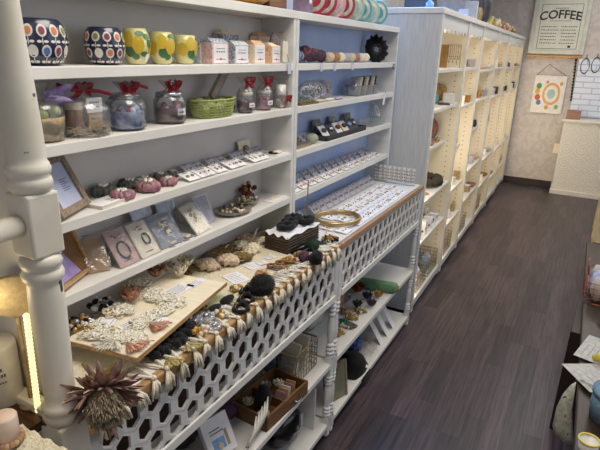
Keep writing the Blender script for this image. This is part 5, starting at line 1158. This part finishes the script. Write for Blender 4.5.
for k in range(9):
    mt = [creamp, terra, teal, ochre, paper, pink, goldm, bluecl, paper][k]
    goods('small_trinket', 'tiny %s trinket on the small shelf of the first bay' % ['cream','terracotta','teal','ochre','white','pink','gold','blue','pale'][k], 'trinket', -.085-.035*(k%3), 3.15+.05*k, 1.0, lambda m: (m.ell((0,0,.012), (.014,.016,.012), mt, 10, 7, .1), m.ell((0,.004,.026), (.007,.008,.006), mt, 8, 5)))
goods('dark_brush_wreath', 'dark bristly wreath lying in the first bay below the small shelf', 'wreath', -.10, 3.38, .72, lambda m: (m.ring((0,0,.030), .055, .024, M_('dark_bristle','#2e2820',h2='#4f4630',rough=.95,scale=150,bump=.8), 44, 9, 1, 1.3, .3)))
for k in range(6):
    mt = [paper, creamp, ochre, paper, terra, creamp][k]
    goods('small_card', 'small %s card lying in front of the dark wreath' % ['white','cream','ochre','plain white','terracotta','pale cream'][k], 'card', -.05-.05*(k%2), 2.93+.05*k, .72, lambda m: (m.b2((-.018,-.016,0), (.018,.016,.004), mt), m.ell((0,0,.008), (.008,.008,.005), goldm, 8, 5)), rnd(-.4,.4))
for k in range(8):
    goods('earring_block', 'white slanted display block with black earrings, %s from the near end' % ORD[k], 'display block', -.05-.085*(k%2), 3.0+.072*k, .455, lambda m: (m.b2((-.024,-.016,0), (.024,.016,.05+.012*(k%3)), paper), m.ell((.0245,-.006,.035), (.002,.005,.007), black, 8, 6), m.ell((-.01,-.017,.03), (.006,.002,.008), black, 8, 6), m.ell((.01,-.017,.018), (.004,.002,.008), black, 8, 6)), rnd(-.2,.2))
# baskets along the bottom level
for k, (y, lab, mt1, mt2) in enumerate(((3.16,'brass wire basket with blue packets on the bottom level of the first bay',M_('grey_blue_packet','#93a3bd',h2='#c5cad2',rough=.5,scale=50),paper),(3.45,'brass wire basket with grey packets at the end of the first bay',paperg,bluecl),(3.92,'wire basket of pink and white packets in the second bay',pinktin,paper),(4.5,'wire basket of white packets in the third bay',paper,bluecl),(5.25,'wire basket of mixed packets in the fourth bay',straw,paper))):
    t = thing('wire_basket', lab, 'basket', fc(-.12, y, .08), .0165); m = MB(); bx, by, bh = .10, .12, .14
    for j in range(6):
        z = .003+j*.026; m.tube([(bx,-by,z),(bx,by,z),(-bx,by,z),(-bx,-by,z)], .002, wire, 5, True)
    for j in range(9):
        a = -1+2*j/8
        for q in (-1, 1): m.tube([(bx*a,by*q,.003),(bx*a,by*q,bh)], .0016, wire, 4); m.tube([(bx*q,by*a,.003),(bx*q,by*a,bh)], .0016, wire, 4)
    m.build('wire_frame', t)
    for j in range(5):
        m = MB(); m.ell((0,0,.05), (.036,.028,.062), [mt1, mt2, film][j % 3], 14, 10, .12); tag(m.build('packet', loc=fc(-.12+(.045 if j % 2 else -.045), y-.085+.042*j, .085)), 'crumpled %s packet, %s from near end, low basket %s' % (['coloured','pale','clear'][j%3], ORD[j], ['nearest the desks','ending the first bay','of the second bay','of the third bay','of the fourth bay'][k]), 'packet', 'packets in the low wire baskets')
# other bays: a few real things per level
kinds = ['jar','box','bowl','card','bunch','bottle']
cols = [('white',cwhite),('ochre',ochre),('terracotta',terra),('pale',ivory),('dark',dgrey),('cream',creamp),('brown',wickl),('gold',goldm),('pink',blush),('grey',paperg)]
names = ['first','second','third','fourth','fifth','sixth']
lvn = ['top','second','third','fourth','fifth']
def mk(kind, mt):
    def f(m):
        if kind == 'jar': m.lathe([(.018,0),(.024,.006),(.025,.03),(.02,.042),(.021,.05),(0,.052)], mt, 16)
        elif kind == 'box': m.b2((-.022,-.02,0), (.022,.02,.045), mt); m.b2((-.023,-.021,.045), (.023,.021,.052), white2)
        elif kind == 'bowl': m.lathe([(.015,0),(.028,.012),(.038,.03),(.035,.03),(.02,.01),(0,.008)], mt, 20)
        elif kind == 'card': m.b2((-.022,-.0015,0), (.022,.0015,.06), mt); m.b2((-.012,-.004,0), (.012,.010,.004), mt); m.ell((0,-.003,.035), (.008,.003,.010), goldm, 8, 6)
        elif kind == 'bunch':
            for q in range(14): m.ell((rnd(-.02,.02), rnd(-.025,.025), rnd(.008,.035)), rnd(.006,.011), mt, 8, 5, .1)
        else: m.lathe([(.014,0),(.016,.004),(.016,.045),(.006,.055),(.006,.07),(0,.072)], mt, 14)
    return f
rs = random.Random(3); used = set()
for b in range(1, 6):
    for j, z in enumerate(FL[b]):
        w = FE[b]-FS[b]; n = 4 if b < 3 else 3
        for q in range(n):
            y = 2.86+FE[b]-.06-q*.105
            kd = kinds[rs.randrange(6)]; cn, mt = cols[rs.randrange(10)]
            x = -.05-.06*(q % 2) if j != 2 else -.10-.045*(q%2)
            lab = '%s %s on the %s level of the %s bay, %s from its divider' % (cn, {'card':'gold-drop card','bunch':'dried bunch'}.get(kd, kd), lvn[j], names[b], ['first','second','third','fourth'][q])
            goods({'card':'earring_card','bunch':'dried_bunch'}.get(kd, 'small_'+kd), lab, kd, x, y, z, mk(kd, mt), rs.uniform(-.3,.3))
goods('dark_pinecone', 'dark brown cone jutting at the shelf edge of the second bay, top level', 'pine cone', -.04, 3.72, 1.475, lambda m: m.ell((0,0,.022), (.030,.034,.022), darkwood, 14, 10, .15))
# on top of the tall cabinet
CT = 1.785
def topgoods(nm, lab, cat, x, y, build, rot=0): return goods(nm, lab, cat, x, y, CT+.0005, build, rot)
greybox = M_('grey_carton', '#9a9aa2', h2='#85858e', rough=.7)
topgoods('carton', 'grey carton on top of the tall cabinet, nearest the valance corner', 'carton', -.16, 3.72, lambda m: m.b2((-.08,-.09,0), (.08,.09,.10), greybox), .3)
topgoods('carton', 'small white carton in front of the grey one on the tall cabinet', 'carton', -.045, 3.60, lambda m: m.b2((-.03,-.03,0), (.03,.03,.045), M_('pale_blue_carton','#c3cde0',rough=.6)), .2)
topgoods('carton', 'white upright carton on the tall cabinet left of the dark vases', 'carton', -.06, 3.92, lambda m: m.b2((-.04,-.045,0), (.04,.045,.12), M_('pale_blue_carton','#c3cde0',rough=.6)), .1)
topgoods('glass_bottle', 'small clear blue bottle at the near end of the tall cabinet top', 'bottle', -.10, 2.98, lambda m: m.lathe([(.02,0),(.022,.003),(.022,.03),(.008,.042),(.008,.06),(.011,.062),(0,.062)], M_('blue_bottle','#5f8fe0',h2='#86acec',rough=.15,coat=.5), 18))
topgoods('brown_box', 'dark brown box behind the blue bottle on the tall cabinet', 'box', -.24, 3.30, lambda m: m.b2((-.07,-.10,0), (.07,.10,.12), dgrey))
dv = M_('dark_vase', '#4a4a54', h2='#33333c', rough=.35)
topgoods('tall_vase', 'tall dark vase on the tall cabinet, left of the two', 'vase', -.08, 4.22, lambda m: m.lathe([(.04,0),(.055,.05),(.06,.12),(.045,.2),(.03,.26),(.035,.30),(0,.28)], dv, 24))
topgoods('tall_vase', 'tall dark vase on the tall cabinet, nearer the dried flowers', 'vase', -.12, 4.62, lambda m: m.lathe([(.05,0),(.07,.05),(.08,.16),(.05,.25),(.03,.3),(.035,.34),(0,.32)], dv, 24))
topgoods('wicker_jar', 'brown round wicker jar between the cartons and the vases', 'jar', -.05, 4.06, lambda m: m.lathe([(.03,0),(.042,.02),(.045,.06),(.035,.09),(0,.095)], wickl, 20))
for k, (y, R, mts, lab) in enumerate(((5.0,.075,[M_('pastel_yellow','#e2cf78',h2='#cdb65a',rough=.8),creamp,greenweave],'yellow dried flower bunch on the tall cabinet, nearest the vases'),(5.35,.085,[M_('pastel_orange','#e0a070',h2='#cb8555',rough=.8),creamp,terra],'orange dried flower bunch in the middle of the cabinet top'),(5.75,.085,[M_('pastel_pink','#dfa9a6',h2='#c98d8b',rough=.8),creamp,M_('pastel_orange','#e0a070')],'pink and cream dried flower bunch on the cabinet top'),(6.2,.08,[ochre,creamp,straw],'pale dried flower bunch at the far end of the cabinet top'))):
    def f(m):
        for q in range(60): a = rnd(0,6.3); r_ = R*math.sqrt(rnd(0,1)); m.ell((r_*math.cos(a)*.8, r_*math.sin(a)*1.6, rnd(.015,.09)*(1-.4*r_/R)), rnd(.012,.022), mts[q % 3], 8, 6, .15)
    topgoods('dried_flowers', lab, 'dried flowers', -.09, y, f)
# ================================================================ bottom-left corner and post cabinet
t = thing('label_tin', 'white cylindrical tin with black lettering on the dark wood shelf of the post cabinet', 'tin', (PY(1,384,.448).x, .448, .9205)); m = MB(); m.lathe([(.034,0),(.035,.003),(.035,.115),(.033,.12),(0,.12)], cwhite, 30); m.build('tin', t)
m = MB()
for k, (z, n) in enumerate(((.06,5),(.048,6),(.034,6))):
    for q in range(n): a = -.9+q*.13; m.box((.0354*math.cos(a), .0354*math.sin(a), z+.02), (.0008,.0028,.006 if k < 2 else .003), ink, (0,0,a))
m.build('lettering', t)
t = thing('cork_disc', 'pale cork-coloured round disc on a stick behind the turned post', 'disc', (PX(14,296,-.80).x, PX(14,296,-.80).y, .9205)); m = MB(); m.at((0,0,PX(14,296,-.80).z-.9205), (0,PI/2,-.7)); m.lathe([(.036,-.006),(.038,-.004),(.038,.004),(.036,.006)], M_('cork','#d0bd98',h2='#b9a47c',rough=.85,scale=120,bump=.4), 30, sy=1.2); m.build('disc', t); m = MB(); m.tube([(0,0,.002),(0,0,.21)], .004, wickl); m.lathe([(.02,0),(.02,.004),(0,.005)], wickl, 16); m.build('stick', t)
p = P(30, 448, .86)
t = thing('low_stand', 'cream low stand below the post cabinet rail in the near corner', 'stand', (-.62, .255, 0)); m = MB(); m.b2((-.11,-.20,.915), (.065,.155,.935), cream); m.build('top', t, bevel=.003)
for sx in (-.05,.05):
    for sy in (-.18,.135): m = MB(); m.b2((sx-.01,sy-.01,0), (sx+.01,sy+.01,.915), cream); m.build('leg', t)
knit = M_('cream_knit', '#e6dfc8', h2='#c9c0a2', rough=.95, scale=170, bump=1.2)
m = MB(); n = 16; vs = []; fs = []
for j in range(n+1):
    for i in range(n+1): vs.append((-.08+.16*i/n, -.16+.29*j/n, .004+.010*abs(math.sin(i*.9+j*.5))+.006*math.cos(j*.8)))
for j in range(n):
    for i in range(n): a = j*(n+1)+i; fs.append((a, a+1, a+n+2, a+n+1))
k0 = len(vs); vs += [(x, y, .0008) for x, y, z in vs]; fs += [tuple(k0+q for q in reversed(f)) for f in list(fs)]
m.add(vs, fs, knit, True); tag(m.build('knitted_cloth', loc=(-.645, .27, .9355)), 'textured cream knitted cloth folded in the bottom-left corner', 'cloth')
t = thing('pink_candle', 'short pinkish-white cylinder candle with dried base in the bottom-left corner', 'candle', (-.71, .365, .953)); m = MB(); m.lathe([(.019,0),(.019,.046),(.017,.049),(0,.049)], M_('pink_wax','#e3cdbf',h2='#d6bbab',rough=.5), 26); m.build('candle', t); m = MB()
for k in range(20): a = 2*PI*k/20; m.ell((.020*math.cos(a), .020*math.sin(a), .005), (.006,.006,.006), terra if k % 2 else wickl, 7, 5, .1)
m.build('dried_base', t)
# ================================================================ right side: low table and cream counter
t = thing('low_table', 'low dark brown wooden table along the right side of the aisle', 'table', (.30, 2.2, 0)); dkw = M_('very_dark_wood', '#33231b', h2='#241710', rough=.45, scale=12, stretch=(8,1,8), bump=.1)
m = MB(); m.at(rot=(0,0,-.055)); m.b2((-.20,-.02,0), (.5,1.28,.488), dkw); m.build('body', t, bevel=.003)
m = MB(); m.b2((-.165,-.85,.49), (.52,1.17,.515), M_('table_edge_wood','#3f2f24',h2='#2c2018',rough=.35,scale=14,stretch=(8,1,8))); m.build('table_top', t, bevel=.004)
for y in (-.80,):
    for x in (-.02,.46): m = MB(); m.b2((x-.02,y-.02,0), (x+.02,y+.02,.49), dkw); m.build('leg', t)
T2 = .5158
def rp(px, py, z=T2): q = P(px, py, z); q.z = z+.0008; return q
p = rp(592,305)
t = thing('copper_basket', 'small copper wire basket of clear packets at the far end of the low table', 'basket', (.222, 2.58, T2)); m = MB(); bx, by, bh = .085, .13, .10
for j in range(5):
    z = .002+j*.024; m.tube([(bx,-by,z),(bx,by,z),(-bx,by,z),(-bx,-by,z)], .002, copper, 5, True)
for j in range(7):
    a = -1+2*j/6
    for q in (-1, 1): m.tube([(bx*a,by*q,.002),(bx*a,by*q,bh)], .0015, copper, 4); m.tube([(bx*q,by*a,.002),(bx*q,by*a,bh)], .0015, copper, 4)
m.tube([(-bx,-.03,bh),(-bx-.005,-.03,bh+.06),(-bx-.005,.03,bh+.06),(-bx,.03,bh)], .003, copper); m.build('wire_frame', t)
for k in range(5):
    m = MB(); m.ell((0,0,.055), (.042,.034,.062), [M_('cloudy_packet','#cfc8bf',h2='#b5aca2',rough=.4,scale=60), paper, lav, blush, M_('cloudy_packet','#cfc8bf')][k], 14, 10, .14)
    tag(m.build('packet', loc=(.222+(.03 if k % 2 else -.03), 2.50+k*.04, T2+.004)), 'crumpled %s packet in the copper wire basket' % ['cloudy','white','lavender','blush','grey'][k], 'packet', 'packets in the copper basket')
prn = M_('printed_cloth', '#cfcabd', h2='#a5a79c', rough=.85, scale=70, thr=.42)
textcard('printed_sheet', 'crumpled grey-white printed sheet lying near the middle of the low table edge', (.205, 2.01, T2+.006), .20, .14, (0,.03,-.25), M_('grey_print_sheet','#c9c5bc',h2='#aaa69b',rough=.8,scale=60), 6, 'sheet')
textcard('printed_sheet', 'white printed sheet overlapping the table edge beside the yellow cloth', (.185, 1.81, T2+.010), .16, .15, (0,.03,.6), M_('grey_print_sheet','#c9c5bc',h2='#aaa69b',rough=.8,scale=60), 5, 'sheet')
m = MB(); pts = [(0,-.06,.018),(.01,-.02,.028),(.012,.03,.026),(.0,.07,.016)]; m.tube(pts, [.010,.020,.019,.006], M_('yellow_felt','#d9c84a',h2='#c2ae34',rough=.8,scale=80), 12); tag(m.build('yellow_roll', loc=(.225, 1.93, T2+.012), rot=(0,0,-1.1)), 'rolled yellow felt lying on the printed sheets', 'felt roll')
m = MB(); m.ell((0,0,.02), (.025,.03,.02), ivory, 14, 9, .15); tag(m.build('ivory_ball', loc=(.235, 2.10, T2+.010)), 'small ivory yarn ball behind the yellow felt', 'yarn')
t = thing('cloth_pouch', 'grey floral cloth pouch hanging on the near side of the low table', 'pouch', (.128, 1.75, .522))
m = MB(); n = 12
O = [(0,.0),(.006,-.10),(.035,-.24),(.015,-.245),(-.028,-.225),(-.040,-.19),(-.040,-.12),(-.030,-.06),(-.012,-.015)]
m.at((0,0,0),(PI/2,0,0)); pts = [(x, z) for x, z in O]
vs = []; N = len(O)
for q, (off, s) in enumerate(((-.012,.7),(-.004,1),(.006,1),(.016,.7))):
    cx, cz = -.01, -.13
    for x, z in O: vs.append((cx+(x-cx)*s, cz+(z-cz)*s, off))
fs = [tuple(reversed(range(N))), tuple(3*N+i for i in range(N))]
for q in range(3):
    for i in range(N): fs.append((q*N+i, q*N+(i+1)%N, (q+1)*N+(i+1)%N, (q+1)*N+i))
m.add(vs, fs, M_('floral_grey_cloth','#cfccb8',h2='#9a9c88',rough=.9,scale=60,thr=.45,chips=(rgb('#7a3b3b'),55,.66)), True); m.build('pouch', t)
m = MB(); m.tube([(.0,.02,.0),(.02,.0,.014),(.05,-.02,.016)], .003, prn); m.build('strap', t)
t = thing('blue_grey_pot', 'blue-grey lidded round pot at the near end of the low table', 'pot', (.228, 1.60, T2+.0005)); m = MB(); bgp = M_('blue_grey_felt','#7893a3',h2='#5f7b8c',rough=.85,scale=120,bump=.3)
m.lathe([(.05,0),(.06,.004),(.064,.05),(.062,.085)], bgp, 32); m.build('body', t); m = MB(); m.lathe([(.062,.0855),(.066,.087),(.066,.098),(.05,.104),(0,.106)], bgp, 32); m.build('lid', t)
m = MB(); m.ell((0,0,.02), (.05,.06,.022), ivory, 16, 9, .1); tag(m.build('folded_cloth', loc=(.33, 1.72, T2+.001)), 'folded ivory cloth right of the blue-grey pot', 'cloth')
t = thing('yellow_cup', 'pale cup with a yellow rim handle at the bottom edge of the low table', 'cup', (.165, 1.405, T2+.0005)); m = MB(); m.lathe([(.018,0),(.022,.004),(.027,.045),(.025,.045),(.02,.008),(0,.007)], cwhite, 22); m.build('cup', t); m = MB(); m.ring((0,0,.045), .0265, .003, M_('yellow_glaze','#e0cc5a',rough=.3), 26, 6); m.build('rim', t)
t = thing('cream_counter', 'cream panelled counter at the right edge of the aisle', 'counter', (.60, 4.65, 0)); m = MB(); m.b2((-.365,-.85,0), (.4,.65,.88), cream); m.build('body', t, bevel=.004)
m = MB(); m.b2((-.38,-.87,.88), (.42,.67,.905), white); m.build('top', t, bevel=.004)
for k in range(3): m = MB(); m.b2((-.372,-.78+k*.48,.10), (-.365,-.38+k*.48,.80), M_('embossed_cream','#e6dabd',h2='#d3c49f',rough=.7,scale=40,bump=.5)); m.build('panel', t)

for k, (x, y, r, mt, lab) in enumerate(((.27,2.32,(.07,.08,.035),dkw,'dark folded cloth between the copper basket and the printed sheets'),(.30,1.95,(.06,.09,.04),M_('white_plastic','#dcdcd8',h2='#c4c4c0',rough=.4,scale=50),'crumpled white bag right of the yellow felt'),(.30,2.14,(.05,.06,.04),M_('grey_print_sheet','#d2cfc8'),'crumpled grey paper behind the ivory yarn ball'))):
    m = MB(); m.ell((0,0,r[2]), r, mt, 22, 14, .12); tag(m.build('folded_cloth' if k != 2 else 'crumpled_paper', loc=(x, y, T2+.001)), lab, 'cloth' if k != 2 else 'paper')
# ================================================================ corner display cabinet with turned post (near left)
CZ = .932
t = thing('post_cabinet', 'cream open cabinet with a thick turned corner post, warm lights and dark wood shelf', 'cabinet', (-.72, .47, 0))
m = MB()
pr = [(.026,0),(.031,.005),(.033,.012),(.031,.018),(.0275,.022),(.032,.026),(.0335,.033),(.031,.039),(.026,.044),(.0255,.055),(.0255,.10),(.027,.16),(.0285,.22),(.027,.262),(.0265,.268),(.031,.274),(.0325,.282),(.030,.289),(.027,.292),(.031,.297),(.0325,.304),(.031,.311),(.026,.316)]
m.lathe(pr, postp, 28, (0,0,CZ-.012)); m.build('turned_post', t)
m = MB(); m.b2((-.028,-.028,CZ-.14), (.028,.028,CZ-.012), postp); m.build('base_block', t, bevel=.004)
m = MB(); m.b2((-.027,-.027,1.236), (.027,.027,1.337), postp); m.build('middle_block', t, bevel=.004)
m = MB(); m.lathe([(.027,0),(.031,.006),(.0325,.014),(.031,.021),(.028,.024),(.0315,.029),(.0325,.036),(.030,.043),(.0275,.047),(.0275,.055),(.0265,.10),(.024,.16),(.0205,.22),(.019,.27),(.021,.42),(.024,.6)], postp, 28, (0,0,1.337)); m.build('turned_post', t)
m = MB(); m.lathe([(.026,0),(.028,.3),(.024,.55),(.028,.792)], postp, 20, (0,0,0)); m.build('turned_leg', t)
m = MB(); m.tube([(0,-.027,1.289), (0,-.75,1.289)], .017, postp, 16); m.build('side_rail', t)
m = MB(); m.b2((-.50,-.018,CZ-.04), (-.028,.010,CZ+.004), cream); m.build('shelf_rail', t, bevel=.004)
rb = M_('rich_brown_boards', '#5c3a1c', h2='#3b220e', rough=.4, scale=18, stretch=(1,10,8), bump=.2)
m = MB(); m.b2((-.50,.010,CZ-.03), (-.026,.018,CZ-.012), rb); m.b2((-.50,-.68,CZ-.03), (-.026,-.018,CZ-.012), rb); m.build('wood_shelf', t)
m = MB(); m.b2((-.50,.018,.06), (-.028,.028,1.93), backp); m.build('end_panel', t)
m = MB(); m.b2((-.51,-.70,.06), (-.50,.028,1.93), backp); m.build('back_panel', t)
m = MB(); m.b2((-.51,-.72,1.93), (.03,.03,1.96), cream); m.build('top_board', t)
m = MB(); m.b2((-.50,-.70,.05), (-.02,.018,.07), cream); m.build('base_shelf', t)
lm = mat('warm_rope_light', (1,.9,.65), emit=(1,.80,.38), es=.75)
m = MB()
for k in range(26): m.ell((-.05,-.014+.006*k/25,CZ-.015+.008+k*.0075), (.0058,.0058,.0055), lm, 8, 6)
m.build('rope_light', t)

# ================================================================ camera, lights
cam = bpy.data.cameras.new('camera'); co = bpy.data.objects.new('camera', cam); C.objects.link(co)
cam.sensor_fit = 'HORIZONTAL'; cam.sensor_width = 36; cam.lens = F*36/600; cam.clip_start = .02
R = Matrix((( RX.x, -RX.y, -RX.z), (RY.x, -RY.y, -RY.z), (RZ.x, -RZ.y, -RZ.z)))
co.matrix_world = Matrix.Translation((0,0,H)) @ R.to_4x4()
bpy.context.scene.camera = co
def area(name, loc, rot, sx, sy, col, pw):
    l = bpy.data.lights.new(name, 'AREA'); l.shape = 'RECTANGLE'; l.size = sx; l.size_y = sy; l.color = col; l.energy = pw
    o = bpy.data.objects.new(name, l); C.objects.link(o); o.location = loc; o.rotation_euler = rot; return o
l = bpy.data.lights.new('rope_glow', 'POINT'); l.color = (1,.8,.45); l.energy = .16; l.shadow_soft_size = .02; o = bpy.data.objects.new('rope_glow', l); C.objects.link(o); o.location = (-.80, .40, 1.15)
area('ceiling_light_near', (-.25, 1.0, 2.62), (0,0,0), .9, .9, (1,.92,.80), 17)
area('ceiling_light_mid', (0, 3.6, 2.62), (0,0,0), .7, 2.2, (1,.93,.84), 14)
area('ceiling_light_far', (.3, 6.0, 2.62), (0,0,0), .8, 1.2, (.98,.95,.92), 9)
area('window_daylight', (1.62, 2.6, 1.9), (0, PI/2, 0), 1.0, 3.0, (.66,.80,1), 9)
area('added_blue_lamp', (-.98, 3.0, 2.25), (math.radians(-25),0,0), .25, .5, (.22,.46,1), 9)  # unseen lamp added to throw blue on the far hutch; no sign hangs here
w = bpy.data.worlds.new('world'); bpy.context.scene.world = w; w.use_nodes = True
w.node_tree.nodes['Background'].inputs[0].default_value = (.9,.92,1,1); w.node_tree.nodes['Background'].inputs[1].default_value = .22
for i in range(6):
    y0, y1 = FS[i], FE[i]
    l = bpy.data.lights.new('bay_light', 'AREA'); l.shape = 'RECTANGLE'; l.size = .03; l.size_y = 1.5; l.color = (1,.83,.58); l.energy = 2.6
    o = bpy.data.objects.new('bay_light', l); C.objects.link(o); o.parent = FU; o.location = (-.035, y0+.012, .9); o.rotation_euler = Vector((.35, -1, 0)).to_track_quat('Z', 'Y').to_euler()
vs = bpy.context.scene.view_settings; vs.view_transform = 'Standard'; vs.look = 'None'; vs.gamma = 1; vs.exposure = .6; vs.use_curve_mapping = False
